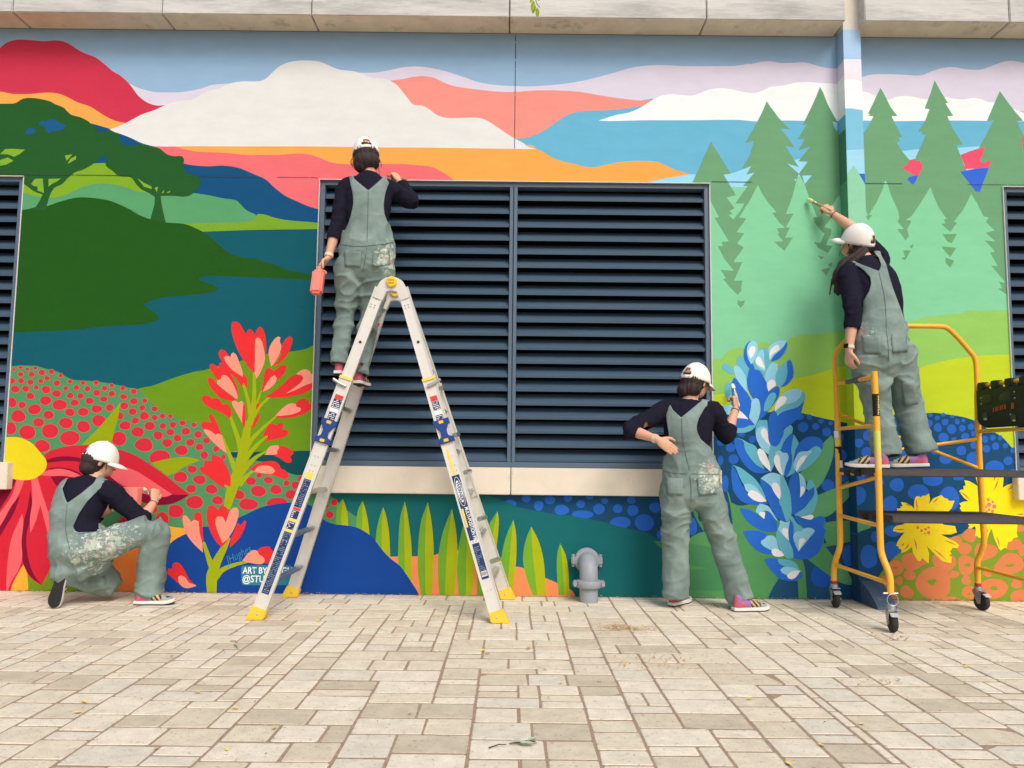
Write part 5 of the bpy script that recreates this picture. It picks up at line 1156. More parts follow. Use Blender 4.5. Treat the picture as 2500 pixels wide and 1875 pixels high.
def folds(me, amp, scale, seed, axis_w=(1, 1, 1), zones=None, base=.22):
    me.update(); off = Vector((seed * 3.1, seed * 1.7, seed * 5.3))
    ns = [v.normal.copy() for v in me.vertices]
    for v, n in zip(me.vertices, ns):
        p = v.co
        q = Vector((p.x * axis_w[0], p.y * axis_w[1], p.z * axis_w[2])) * scale + off
        w = noise.noise_vector(q * 0.45) * 0.55
        r = max(0.0, 1 - abs(noise.noise(q + w)) * 2.6) ** 1.6
        r2 = max(0.0, 1 - abs(noise.noise(Vector((q.x * 1.5 + q.z * .9, q.y * 1.5, q.z * 2.6 - q.x * .8)) + w)) * 2.8) ** 1.5
        k = 1.0
        if zones:
            k = base
            for c, rad, g in zones: k += g * math.exp(-((p - c).length / rad) ** 2)
        v.co = p + n * (amp * k * (0.75 * r + 0.55 * r2 - 0.42))
    me.update()
from mathutils.bvhtree import BVHTree
seamm = mat('canvas_seam', (92, 110, 104), rough=.9)
skin = mat('skin', (214, 164, 136), rough=0.55, var=0.06, vscale=30, spec=0.35)
knit = mat('navy_knit', (30, 29, 43), rough=0.92, var=0.12, vscale=60, bump=0.25, bscale=240, spec=0.1)
hairm = mat('dark_hair', (58, 46, 44), rough=0.6, var=0.4, vscale=30, bump=0.6, bscale=60, spec=0.3, stretch=(5, 5, 1))
capm = mat('cap_cotton', (236, 232, 224), rough=0.9, var=0.04, vscale=20, bump=0.12, bscale=300, spec=0.1)
brownm = mat('strap_cream', (214, 204, 180), rough=0.8)
solem = mat('shoe_sole_white', (226, 224, 218), rough=0.7, var=0.05, vscale=30); treadm = mat('shoe_tread', (40, 40, 40), rough=0.85, var=0.2, vscale=60, bump=0.5, bscale=90)
pinkm = mat('shoe_heel_pink', (196, 92, 112), rough=0.8, var=0.12, vscale=40, bump=0.2, bscale=200); purp = mat('shoe_purple', (150, 112, 160), rough=0.8); tanm = mat('shoe_lace_tan', (196, 168, 112), rough=0.8); greym = mat('shoe_toe_grey', (150, 160, 160), rough=0.8, var=0.1, vscale=40); dkm = mat('shoe_dark', (44, 44, 50), rough=0.8)
watchm = mat('watch_band', (214, 204, 176), rough=0.6); cordm = mat('hair_tie', (130, 84, 70), rough=0.8); eyem = mat('eye_white', (220, 214, 206), rough=0.3); irism = mat('eye_brown', (50, 34, 26), rough=0.3); lipm = mat('lip', (176, 104, 96), rough=0.5); vdark = mat('watch_face', (24, 26, 30), rough=.2)
def dungaree_mat(i, stains):
    m = bpy.data.materials.new('sage_canvas_%d' % i); m.use_nodes = True; nt = m.node_tree; b = nt.nodes['Principled BSDF']
    b.inputs['Roughness'].default_value = 0.9; b.inputs['Specular IOR Level'].default_value = 0.15
    L = nt.links; g = nt.nodes.new('ShaderNodeNewGeometry')
    n1 = nt.nodes.new('ShaderNodeTexNoise'); n1.inputs['Scale'].default_value = 7; n1.inputs['Detail'].default_value = 8; L.new(g.outputs['Position'], n1.inputs['Vector'])
    r = nt.nodes.new('ShaderNodeValToRGB'); r.color_ramp.elements[0].position = .3; r.color_ramp.elements[0].color = lin((104, 122, 116)); r.color_ramp.elements[1].position = .72; r.color_ramp.elements[1].color = lin((140, 158, 153)); L.new(n1.outputs['Fac'], r.inputs[0])
    cur = r.outputs[0]
    for c, rad, cols in stains:
        d = nt.nodes.new('ShaderNodeVectorMath'); d.operation = 'DISTANCE'; d.inputs[1].default_value = c; L.new(g.outputs['Position'], d.inputs[0])
        fall = nt.nodes.new('ShaderNodeMapRange'); fall.inputs[1].default_value = rad; fall.inputs[2].default_value = rad * .25; fall.inputs[3].default_value = 0; fall.inputs[4].default_value = .145; L.new(d.outputs['Value'], fall.inputs[0])
        for q, (col, sc, th) in enumerate(cols):
            n = nt.nodes.new('ShaderNodeTexNoise'); n.inputs['Scale'].default_value = sc; n.inputs['Detail'].default_value = 3; n.inputs['Distortion'].default_value = .8
            ad = nt.nodes.new('ShaderNodeVectorMath'); ad.operation = 'ADD'; ad.inputs[1].default_value = (q * 3.7, q * 1.3, q * 2.1); L.new(g.outputs['Position'], ad.inputs[0]); L.new(ad.outputs[0], n.inputs['Vector'])
            s = nt.nodes.new('ShaderNodeMath'); s.operation = 'ADD'; L.new(n.outputs['Fac'], s.inputs[0]); L.new(fall.outputs[0], s.inputs[1])
            k = nt.nodes.new('ShaderNodeMapRange'); k.inputs[1].default_value = th; k.inputs[2].default_value = th + .05; L.new(s.outputs[0], k.inputs[0])
            fz = nt.nodes.new('ShaderNodeMath'); fz.operation = 'MULTIPLY'; gt = nt.nodes.new('ShaderNodeMath'); gt.operation = 'GREATER_THAN'; gt.inputs[1].default_value = .01; L.new(fall.outputs[0], gt.inputs[0]); L.new(k.outputs[0], fz.inputs[0]); L.new(gt.outputs[0], fz.inputs[1])
            mx = nt.nodes.new('ShaderNodeMix'); mx.data_type = 'RGBA'; fq = nt.nodes.new('ShaderNodeMath'); fq.operation = 'MULTIPLY'; fq.inputs[1].default_value = .62; L.new(fz.outputs[0], fq.inputs[0]); L.new(fq.outputs[0], mx.inputs[0]); L.new(cur, mx.inputs[6]); mx.inputs[7].default_value = lin(col); cur = mx.outputs[2]
    L.new(cur, b.inputs['Base Color'])
    cm = nt.nodes.new('ShaderNodeMapping'); cm.inputs['Rotation'].default_value = (.3, .5, .2); cm.inputs['Scale'].default_value = (1, 1, 2.4); L.new(g.outputs['Position'], cm.inputs['Vector'])
    cn = nt.nodes.new('ShaderNodeTexNoise'); cn.inputs['Scale'].default_value = 9; cn.inputs['Detail'].default_value = 3; cn.inputs['Distortion'].default_value = 1.4; L.new(cm.outputs[0], cn.inputs['Vector'])
    ca = nt.nodes.new('ShaderNodeMath'); ca.operation = 'SUBTRACT'; ca.inputs[1].default_value = .5; L.new(cn.outputs['Fac'], ca.inputs[0])
    cb = nt.nodes.new('ShaderNodeMath'); cb.operation = 'ABSOLUTE'; L.new(ca.outputs[0], cb.inputs[0])
    cr_ = nt.nodes.new('ShaderNodeMapRange'); cr_.inputs[1].default_value = 0; cr_.inputs[2].default_value = .11; cr_.inputs[3].default_value = 1; cr_.inputs[4].default_value = 0; L.new(cb.outputs[0], cr_.inputs[0])
    cbp = nt.nodes.new('ShaderNodeBump'); cbp.inputs['Strength'].default_value = .10; cbp.inputs['Distance'].default_value = .012; L.new(cr_.outputs[0], cbp.inputs['Height'])
    w = nt.nodes.new('ShaderNodeTexNoise'); w.inputs['Scale'].default_value = 260; L.new(g.outputs['Position'], w.inputs['Vector'])
    bp = nt.nodes.new('ShaderNodeBump'); bp.inputs['Strength'].default_value = .2; bp.inputs['Distance'].default_value = .004; L.new(w.outputs['Fac'], bp.inputs['Height']); L.new(cbp.outputs[0], bp.inputs['Normal']); L.new(bp.outputs[0], b.inputs['Normal'])
    return m
SPL = [((196, 200, 178), 20, .63), ((176, 196, 186), 34, .66), ((226, 222, 208), 46, .665), ((186, 112, 118), 16, .745), ((128, 186, 176), 30, .76)]
def frame(fwd, up):
    f = Vector(fwd).normalized(); u = Vector(up); u = (u - f * u.dot(f)).normalized(); r = f.cross(u)
    return Matrix((r, f, u)).transposed()
def hand(mb, w, d, n, curl, left, spread=1.0, s=1.0):
    """palm, four unequal bent fingers and a thumb; w wrist, d towards the fingers, n palm normal"""
    d = Vector(d).normalized(); n = Vector(n); n = (n - d * n.dot(d)).normalized(); t = d.cross(n) * (1 if left else -1)   # t: thumb side
    k = w + d * .088 * s
    limb(mb, [w - d * .03, w, w + d * .035 * s, k], [(.024, .019), (.025, .018), (.036 * s, .016), (.039 * s, .013)], t, 14, 3)
    for i, L in enumerate((.068, .077, .071, .055)):
        o = k + t * ((.028 - i * .0187) * s * spread) - d * (.004 + (.006 if i in (0, 3) else 0)) * s
        a, P, p = curl * .35, [o - d * .012], o
        P.append(o)
        for seg in (.45, .32, .23):
            a += curl * (.75 + .06 * i); q = d * math.cos(a) + n * math.sin(a); p = p + q * (L * seg * s); P.append(p)
        limb(mb, P, [.0092 * s, .009 * s, .0084 * s, .0076 * s, .0062 * s], t, 10, 3)
    o = w + d * .028 * s + t * .026 * s
    a = min(curl, .9)
    p1 = o + (t * .75 + d * .75 + n * .2).normalized() * .035 * s
    p2 = p1 + (t * (.35 - .35 * a) + d * .8 + n * (.2 + .6 * a)).normalized() * .030 * s
    p3 = p2 + (t * (.1 - .5 * a) + d * .75 + n * (.2 + .7 * a)).normalized() * .024 * s
    limb(mb, [o - t * .012, o, p1, p2, p3], [.0135 * s, .0135 * s, .0112 * s, .0098 * s, .0074 * s], n, 10, 3)
def shoe(par, ankle, heel, toe, up=(0, 0, 1)):
    """trainer: white sole, pink heel, grey toe, tan laces; heel and toe are points on the ground line"""
    heel, toe, up = Vector(heel), Vector(toe), Vector(up).normalized()
    L = .265; f = (toe - heel).normalized(); R = frame(f, up); o = heel
    T = lambda x, y, z: o + R @ Vector((x, y, z))
    out = []
    prof = [(0, .024), (.02, .031), (.06, .034), (.11, .033), (.16, .039), (.205, .044), (.24, .038), (.258, .022), (.266, .006)]
    left = [(-w, y) for y, w in prof]; right = [(w, y) for y, w in prof]
    ring = right + left[::-1]
    sh = empty('shoe', heel, parent=par)
    lift = lambda y: .012 * max(0, (y - .19) / .075) ** 2
    def loft(levels, name, m_, sm_=True):
        m = MB(); n = len(ring)
        for sc, z, dz in levels:
            for x, y in ring: m.v.append(T(x * sc, (y - .13) * (1 - (1 - sc) * .25) + .13, z + lift(y) * dz))
        for i in range(len(levels) - 1):
            for j in range(n):
                q = (j + 1) % n; m.f.append((i*n+j, i*n+q, (i+1)*n+q, (i+1)*n+j)); m.m.append(0)
        m.f.append(tuple(range(n))[::-1]); m.f.append(tuple(range((len(levels)-1)*n, len(levels)*n))); m.m += [0, 0]
        return m.obj(name, m_, sh, smooth=45 if sm_ else False)
    loft([(.94, .0005, 1), (.97, .008, 1)], 'tread', treadm); loft([(1.0, .008, 1), (1.04, .016, 1), (1.02, .028, 1)], 'sole', solem)
    m = MB()
    limb(m, [T(0, .03, .045), T(0, .10, .05), T(0, .17, .042), T(0, .235, .034)], [(.030, .036), (.033, .040), (.039, .026), (.030, .014)], R @ V(1, 0, 0), 20, 4)
    limb(m, [T(0, .035, .03), T(0, .04, .075), T(0, .045, .085)], [(.030, .033), (.030, .034), (.031, .036)], R @ V(1, 0, 0), 18, 3)
    up_ = remesh(m, .005, 3)
    oo = finish(up_, 'upper', greym, sh)
    me = oo.data; me.materials.append(pinkm); me.materials.append(purp); me.materials.append(tanm); me.materials.append(dkm)
    inv = R.transposed(); off = origin_of(oo)
    for p in me.polygons:
        q = inv @ (p.center + off - o); y, z = q.y, q.z
        mi = 0
        if y < .085 - (z - .03) * .35: mi = 1 if z < .062 or y < .02 else 2
        elif y < .115: mi = 2 if z < .075 else 4
        elif y < .185 and abs(q.x) > .006: mi = 3 if int((y * 1.0 + z * .75) * 62) % 2 == 0 else 4
        elif y > .21 and z > .048: mi = 4
        p.material_index = mi
    lc = MB()
    for q in range(4): lc.tube([T(-.026, .125 + q * .017, .070 - q * .004), T(0, .132 + q * .017, .083 - q * .0055), T(.026, .125 + q * .017, .070 - q * .004)], .0035, 6)
    lc.obj('lace', tanm, sh, smooth=True)
    return sh
def person(name_label, J, bib, waist_px, group='mural painters in matching work clothes'):
    root = empty('person', J['origin'], name_label, 'person', group)
    side = J['side'].normalized(); zup = V(0, 0, 1)
    spine = J['spine']                                  # pelvis -> neck base
    hf, hu = J['head_f'], J['head_u']; HC = J['head']; HR = frame(hf, hu)
    HS = 1.07
    h = lambda x, y, z: HC + HR @ (Vector((x, y, z)) * HS)
    def hb(mbx, c, r_, nu=16, nv=10): mbx.ball(h(*c), tuple(k * HS for k in (r_ if isinstance(r_, tuple) else (r_,) * 3)), HR, nu, nv)
    # ---- body: one continuous surface
    b = MB()
    hb(b, (0, -.005, .03), (.074, .092, .085), 20, 14); hb(b, (0, .03, -.04), (.052, .056, .068), 18, 12); hb(b, (0, .062, -.075), (.026, .022, .02), 12, 8)
    limb(b, [h(0, .075, .025), h(0, .094, .0), h(0, .103, -.018)], [.008, .010, .013], HR @ V(1, 0, 0), 10, 3)
    for s in (-1, 1):
        hb(b, (s * .073, -.008, -.008), (.009, .019, .030), 10, 8); hb(b, (s * .03, .075, -.02), (.02, .02, .022), 10, 8)
    limb(b, [h(0, -.02, -.03), h(0, -.022, -.075), spine[-1] + (spine[-1] - spine[-2]).normalized() * .03, spine[-1].lerp(spine[-2], .5)], [.050, .049, .052, .06], side, 18, 4)
    n = len(spine)
    TW = [(.150, .105), (.172, .122), (.158, .110), (.135, .098), (.148, .104), (.160, .108), (.150, .088), (.075, .066)]
    limb(b, spine, TW, side, 24, 4)
    for S_ in 'LR':
        sh_, el, wr = J['sh' + S_], J['el' + S_], J['wr' + S_]
        inn = sh_.lerp(spine[-2], .45)
        limb(b, [inn, sh_, sh_.lerp(el, .5), el, el.lerp(wr, .3), el.lerp(wr, .7), wr], [.058, .052, .044, .038, .040, .031, .0245], None, 16, 4)
        hp, kn, an = J['hp' + S_], J['kn' + S_], J['an' + S_]
        limb(b, [hp, hp.lerp(kn, .45), kn, kn.lerp(an, .35), an], [.082, .068, .048, .047, .034], None, 16, 4)
        hd = J['hand' + S_]; hand(b, wr, hd[0], hd[1], hd[2], S_ == 'L')
    finish(remesh(b, .0052, 2, .4), 'body', skin, root)
    # ---- face details
    for s in (-1, 1):
        m = MB(); m.ball(h(s * .031, .083, .004), .0115, HR, 12, 8); e = m.obj('eye', eyem, root, smooth=True)
        m = MB(); m.ball(h(s * .031, .0915, .004), (.0055, .004, .0055), HR, 10, 6); m.obj('iris', irism, e, smooth=True)
        m = MB(); m.tube([h(s * .014, .091, .022), h(s * .032, .088, .028), h(s * .048, .074, .022)], [.003, .0035, .002], 6); m.obj('eyebrow', hairm, root, smooth=True)
    m = MB(); limb(m, [h(-.022, .083, -.048), h(0, .092, -.047), h(.022, .083, -.048)], [.004, .007, .004], None, 8, 3); m.obj('mouth', lipm, root, smooth=True)
    # ---- shirt
    b = MB()
    TS = [(w + .014, d + .014) for w, d in TW]
    limb(b, spine[1:], TS[1:-1] + [(.082, .072)], side, 24, 4)
    for S_ in 'LR':
        sh_, el, wr = J['sh' + S_], J['el' + S_], J['wr' + S_]; inn = sh_.lerp(spine[-2], .5)
        cuff = el.lerp(wr, J.get('cuff' + S_, .45))
        limb(b, [inn, sh_, sh_.lerp(el, .4), el, cuff], [.078, .074, .066, .057, .052], None, 18, 4)
    me = remesh(b, .0085, 5); folds(me, .010, 9, 2 + J['seed'], (1, 1, .8), [(J['elL'], .12, 1.2), (J['elR'], .12, 1.2), (J['shL'], .12, .7), (J['shR'], .12, .7)])
    # open the collar and the cuffs
    nb = spine[-1] + (spine[-1] - spine[-2]).normalized() * .012; nd = (spine[-1] - spine[-2]).normalized()
    cuts = [(J['el' + S_].lerp(J['wr' + S_], J.get('cuff' + S_, .45)), (J['wr' + S_] - J['el' + S_]).normalized()) for S_ in 'LR']
    def keep(c):
        if (c - nb).dot(nd) > 0.004 and (c - nb).length < .14: return False
        return not any((c - p).dot(d) > .012 and (c - p).length < .10 for p, d in cuts)
    cut_mesh(me, keep); finish(me, 'shirt', knit, root)
    # ---- dungarees
    b = MB()
    limb(b, spine, [(w + g, d + g) for (w, d), g in zip(TW, (.030, .030, .028, .027, .026, .025, .026, .024))], side, 26, 4)
    for S_ in 'LR':
        inn = J['sh' + S_].lerp(spine[-2], .5); b2 = J['sh' + S_].lerp(inn, .45)
        limb(b, [inn, b2], [.088, .083], None, 18, 3)
        hp, kn, an = J['hp' + S_], J['kn' + S_], J['an' + S_]; end = an + (an - kn).normalized() * J.get('hem', .015)
        limb(b, [hp.lerp(spine[0], .25) + (hp - kn).normalized() * .03, hp, hp.lerp(kn, .4), kn, kn.lerp(an, .45), end], [(.108, .118), (.122, .128), (.106, .112)] + list(J.get('legr', (.092, .090, .095))), side, 22, 4)
    me = remesh(b, .0075, 6)
    zs = [(J['knL'], .17, .8), (J['knR'], .17, .8), (J['anL'], .14, 1.1), (J['anR'], .14, 1.1), (spine[0], .24, .7), (spine[2], .2, .6), (J['hpL'].lerp(J['knL'], .25), .15, .6), (J['hpR'].lerp(J['knR'], .25), .15, .6)]
    folds(me, .0170, 4.4, J['seed'], (1.0, 1.0, .95), zs)
    wp = PX(spine[2])
    def keepd(c):
        x, y = PX(c)
        rel = (c - spine[1]).dot((spine[3] - spine[1]).normalized())
        th = False
        for S_ in 'LR':
            a_, b_ = J['hp' + S_], J['kn' + S_]; ab = b_ - a_; t = (c - a_).dot(ab) / ab.length_squared
            if t > .24 and (c - a_ - ab * min(t, 1)).length < .15: th = True
        if th or y > waist_px or rel < -.02:
            ok = True
        else: ok = inside(x, y, bib)
        if ok:
            for S_ in 'LR':
                if S_ == J.get('nocut'): continue
                an = J['an' + S_]; dd = (an - J['kn' + S_]).normalized()
                if (c - an).dot(dd) > J.get('hem', .015) + .012 and (c - an).length < .2 and (c - spine[0]).length > .2: return False
        return ok
    segs_ = [(Vector(bib[i-1]), Vector(bib[i])) for i in range(len(bib))]
    def snapv(v):
        x, y = PX(v.co)
        if y > waist_px - 2 or not inside(x, y, bib) and min((v.co - J['hp' + S_].lerp(J['kn' + S_], q_)).length for S_ in 'LR' for q_ in (.3, .6, .9)) < .17: return
        q = Vector((x, y)); best, bp_ = 1e9, None
        for a_, b_ in segs_:
            ab = b_ - a_; t = max(0, min(1, (q - a_).dot(ab) / max(ab.length_squared, 1e-9))); c_ = a_ + ab * t
            if (c_ - q).length < best: best, bp_ = (c_ - q).length, c_
        if best < 5: v.co = W(bp_.x, bp_.y, v.co.y)
    cut_mesh(me, keepd, snapv)
    dg = finish(me, 'dungarees', J['canvas'], root)
    sd = dg.modifiers.new('thickness', 'SOLIDIFY'); sd.thickness = .004; sd.offset = -1
    # ---- seams and pockets sewn on the dungarees
    bv = BVHTree.FromPolygons([v.co + origin_of(dg) for v in dg.data.vertices], [tuple(p.vertices) for p in dg.data.polygons])
    o0 = V(0, 0, CAMH)
    def hit(x, y, lift):
        d_ = (W(x, y, 5.0) - o0).normalized(); loc, nn, _, _ = bv.ray_cast(o0 + d_ * 3.5, d_)
        return None if loc is None else loc - d_ * lift
    m = MB()
    for t_ in J.get('seams', []):
        P_ = spl([Vector((x, y, 0)) for x, y in t_], 6); P_ = [hit(q.x, q.y, .0015) for q in P_]; P_ = [q for q in P_ if q is not None]
        run = []
        for q in P_:
            if run and (q - run[-1]).length > .06: run = []
            run.append(q)
        if len(run) > 2: m.tube(run, .0022, 6)
    if m.v: m.obj('seam', seamm, dg, smooth=True)
    for quad in J.get('pockets', []):
        m = MB(); G = 7; ok = True; c_ = [Vector(q) for q in quad]
        for i in range(G):
            for j in range(G):
                q = c_[0].lerp(c_[1], i / (G-1)).lerp(c_[3].lerp(c_[2], i / (G-1)), j / (G-1)); w_ = hit(q.x, q.y, .005)
                if w_ is None: ok = False; break
                m.v.append(w_)
            if not ok: break
        if ok and max((m.v[k] - m.v[k-1]).length for k in range(1, G)) < .05:
            for i in range(G-1):
                for j in range(G-1): m.f.append((i*G+j, i*G+j+1, (i+1)*G+j+1, (i+1)*G+j)); m.m.append(0)
            po_ = m.obj('pocket', J['canvas'], dg, smooth=True); s_ = po_.modifiers.new('thickness', 'SOLIDIFY'); s_.thickness = .005; s_.offset = 0
    # ---- hair
    b = MB()
    for c, r_ in J['hair']:
        hb(b, c, r_, 16, 12)
    for pts, rad in J.get('hair_lock', []):
        limb(b, pts, rad, None, 12, 4)
    me = remesh(b, .006, 2)
    for v in me.vertices:
        q = HR.transposed() @ (v.co - HC); ang = math.atan2(q.x, -q.y)
        v.co += v.normal * (.005 * noise.noise(Vector((ang * 9, q.z * 6, q.y * 10))) + .003 * noise.noise(Vector((ang * 30, q.z * 10, 3))))
    hair = finish(me, 'hair', hairm, root)
    rr = random.Random(J['seed']); st = MB()
    for q in range(26):
        a = rr.uniform(-2.2, 2.2); p0 = h(math.sin(a) * .082, -math.cos(a) * .088 + .0, rr.uniform(-.05, .0)); fall = J.get('fall', 0.09)
        p2 = p0 + HR @ Vector((math.sin(a) * rr.uniform(.0, .025), -math.cos(a) * rr.uniform(.0, .02), -fall * rr.uniform(.4, 1.1))); p1 = p0.lerp(p2, .5) + HR @ Vector((math.sin(a) * .012, -math.cos(a) * .012, 0))
        st.tube(spl([p0, p1, p2], 3), [.0016] * 6 + [.0006], 5)
    st.obj('hair_strand', hairm, hair, smooth=True, kind='stuff')
    # ---- cap
    tl = J.get('cap_tilt', -.12); CR = HR @ Matrix.Rotation(tl, 3, 'X'); cc = h(0, -.006, .004)
    c_ = lambda x, y, z: cc + CR @ (Vector((x, y, z)) * HS)
    m = MB(); nu, nv = 48, 14; idx = {}
    rx, ry, rz = .089, .106, .122; TH = math.pi / 2 + .06
    def dome(th, ph, g=0.0):
        k = 1 + .012 * math.cos(6 * ph) * math.sin(th)
        sn = math.sin(min(th, 1.5708)); zz_ = (rz + g) * math.cos(th)
        return c_((rx + g) * sn * math.sin(ph) * k, (ry + g) * sn * math.cos(ph) * k, zz_)
    for i in range(nv + 1):
        th = TH * i / nv
        for j in range(nu):
            ph = 2 * math.pi * j / nu; idx[i, j] = len(m.v); m.v.append(dome(th, ph))
    for i in range(nv):
        for j in range(nu):
            ph = 2 * math.pi * (j + .5) / nu; th = TH * (i + .5) / nv
            back = abs(ph - math.pi) * .9; dz = (1.47 - th)
            if (back / .36) ** 2 + (dz / .42) ** 2 < 1 and th < 1.50: continue      # gap above the strap
            pass
            q = (j + 1) % nu; m.f.append((idx[i, j], idx[i, q], idx[i+1, q], idx[i+1, j])); m.m.append(0)
    cap = m.obj('cap', capm, root, smooth=True)
    sd = cap.modifiers.new('thickness', 'SOLIDIFY'); sd.thickness = .003; sd.offset = 1
    m = MB(); rows = []
    for a in range(-10, 11):
        t = a / 10; ph = t * 1.12; inner = dome(math.pi / 2 - .02, ph)
        L = .074 * math.sqrt(max(0, 1 - (abs(t) ** 2.6)))
        outp = c_(rx * math.sin(ph) * 1.02, ry * math.cos(ph) + L, -.002 - .016 * abs(t) ** 2 - .22 * L)
        rows.append((inner, inner.lerp(outp, .5) + CR @ V(0, 0, .006 * (1 - t * t)), outp))
    for i, r_ in enumerate(rows): m.v += list(r_)
    for i in range(len(rows) - 1):
        for k in range(2): m.f.append((i*3+k, i*3+k+1, (i+1)*3+k+1, (i+1)*3+k)); m.m.append(0)
    br = m.obj('brim', capm, cap, smooth=True); sd = br.modifiers.new('thickness', 'SOLIDIFY'); sd.thickness = .004; sd.offset = 0
    m = MB()
    pts = [dome(1.555, math.pi + t * .5, .003) for t in (-1, -.6, -.2, .2, .6, 1)]
    for i in range(5):
        up_ = CR @ V(0, 0, .011); m.add([pts[i] - up_, pts[i+1] - up_, pts[i+1] + up_, pts[i] + up_], [(0, 1, 2, 3)])
    sp_ = m.obj('cap_strap', capm, cap, smooth=True); sd = sp_.modifiers.new('thickness', 'SOLIDIFY'); sd.thickness = .003
    m = MB(); m.ball(c_(0, 0, rz + .002), (.009, .009, .005), CR, 12, 6); m.obj('cap_button', capm, cap, smooth=True)
    m = MB()
    for q in range(6):
        ph = q * math.pi / 3 + .52; m.tube([dome(t_, ph, .0012) for t_ in (.08, .4, .8, 1.15, 1.5)][: 4 if abs(ph - math.pi) < .6 else 5], .0011, 5)
    m.obj('cap_seam', mat('cap_stitch', (206, 200, 190), rough=.9), cap, smooth=True, kind='stuff')
    # ---- watch on the left wrist, hair tie on the right
    def band(S_, r_, w_, m_, nm):
        wr, el = J['wr' + S_], J['el' + S_]; d = (wr - el).normalized(); p = wr - d * .022
        m = MB(); m.lathe(p - d * w_ / 2, d, [(0, r_), (0, r_ + .004), (w_, r_ + .004), (w_, r_)], 24); return m.obj(nm, m_, root, smooth=30), p, d
    o, p, d = band('L', .0275, .021, watchm, 'watch'); x = (V(0, -1, .2) - d * V(0, -1, .2).dot(d)).normalized() if not J.get('watch_dir') else (J['watch_dir'] - d * J['watch_dir'].dot(d)).normalized()
    m = MB(); m.box(p + x * .033, (.030, .034, .010), Matrix((d, d.cross(x), x)).transposed()); m.obj('watch_case', vdark, o, bevel=.003)
    band('R', .0265, .005, cordm, 'hair_tie')
    for S_ in 'LR':
        hl, to, upv = J['foot' + S_]; shoe(root, J['an' + S_], hl, to, upv)
    return root
def spine_of(pel, neck, bend=V(0, 0, 0), crotch=None):
    d = neck - pel; dn = d.normalized(); ts = (0, .18, .36, .52, .72, .88, 1.0)
    c = crotch if crotch is not None else pel - dn * .09
    return [c] + [pel + d * t + bend * math.sin(t * math.pi) for t in ts]
def brush(label, tip, grip, paintc, wood=(150, 140, 100)):
    tip, grip = Vector(tip), Vector(grip); d = (tip - grip).normalized(); b = tip
    e = empty('paint_brush', grip, label, 'paintbrush', "painters' brushes")
    m = MB(); m.lathe(b - d * .055, d, [(0, .012), (.02, .017), (.042, .015), (.055, .004)], 14); m.obj('bristles', mat('wet_bristle_%d' % int(paintc[0]), paintc, rough=.5), e, smooth=40)
    m = MB(); m.lathe(b - d * .088, d, [(0, .009), (.003, .0115), (.033, .0125)], 14); m.obj('ferrule', mat('ferrule', (176, 170, 160), rough=.35, metal=.7), e, smooth=40)
    m = MB(); m.lathe(b - d * .235, d, [(0, .004), (.02, .007), (.06, .006), (.11, .011), (.147, .0105)], 14); m.obj('handle', mat('brush_handle_%d' % wood[0], wood, rough=.5), e, smooth=40)
    return e
# ---- woman on the ladder
Yp = 5.40
J = dict(seed=1, origin=V(W(850, 925, Yp).x, Yp, W(850, 932, Yp).z))
pel, neck = W(897, 618, 5.40), W(900, 432, 5.47)
J['side'] = (W(957, 445, 5.45) - W(841, 448, 5.45)); J['spine'] = spine_of(pel, neck, V(0, -.02, 0), W(886, 664, 5.40))
J['head'] = W(893, 381, 5.50); J['head_f'] = V(-.25, 1, -.10); J['head_u'] = V(-.10, .12, 1)
J['shL'], J['elL'], J['wrL'] = W(846, 461, 5.46), W(826, 541, 5.40), W(801, 630, 5.33)
J['shR'], J['elR'], J['wrR'] = W(949, 463, 5.46), W(1004, 492, 5.58), W(975, 443, 5.66)
J['handL'] = (W(768, 668, 5.30) - J['wrL'], V(.55, -.1, -.6), .75); J['handR'] = (V(-.45, .35, .75), V(-.6, .6, -.3), 1.0)
J['cuffL'], J['cuffR'] = .46, .80; J['legr'] = (.076, .066, .066); J['hem'] = .03
J['hpL'], J['knL'], J['anL'] = W(860, 655, 5.40), W(845, 757, 5.43), W(828, 874, 5.37)
J['hpR'], J['knR'], J['anR'] = W(922, 655, 5.40), W(903, 765, 5.46), W(878, 902, 5.36)
J['footL'] = (W(823, 914, 5.33), W(823, 914, 5.33) + V(.03, .26, -.01), V(0, 0, 1)); J['footR'] = (W(870, 938, 5.30), W(870, 938, 5.30) + V(.02, .26, -.005), V(0, 0, 1))
J['hair'] = [((0, -.03, .005), (.086, .085, .075)), ((0, -.045, -.05), (.080, .068, .065)), ((-.03, -.03, -.085), (.055, .055, .05)), ((.045, -.01, -.045), (.045, .06, .055))]
J['canvas'] = dungaree_mat(1, [(tuple(W(958, 628, 5.30)), .16, SPL)])
J['watch_dir'] = V(.2, 1, 0)
J['seams'] = [((899, 466), (898, 520), (896, 590)), ((830, 596), (865, 601), (900, 600), (962, 592)), ((896, 600), (892, 630), (886, 664))]; J['pockets'] = [((840, 612), (882, 614), (880, 652), (842, 650)), ((908, 613), (950, 608), (952, 646), (910, 652))]
bib1 = pp('Y: 765,700 800,640 830,700 860,800 960,890 1100,1000 1230,890 1340,790 1380,700 1420,640 1500,700 1495,790 1440,900 1400,1010 1375,1120 1360,1250 1375,1400 1420,1520 1560,1700 2400,1800 2400,3000 -300,3000 -300,1800 690,1700 760,1560 810,1400 845,1230 840,1100 820,980 790,860')
person('woman in a white cap standing on the ladder with a coral bottle in hand', J, bib1, 562)
btl = empty('paint_bottle', W(772, 668, 5.29), 'coral paint bottle held in the left hand of the woman on the ladder', 'bottle')
tubm = mat('tub_plastic', (255, 152, 140), rough=0.35, var=0.05, vscale=14)
bm_ = mat('coral_plastic', (246, 128, 112), rough=0.35, var=0.05, vscale=14)
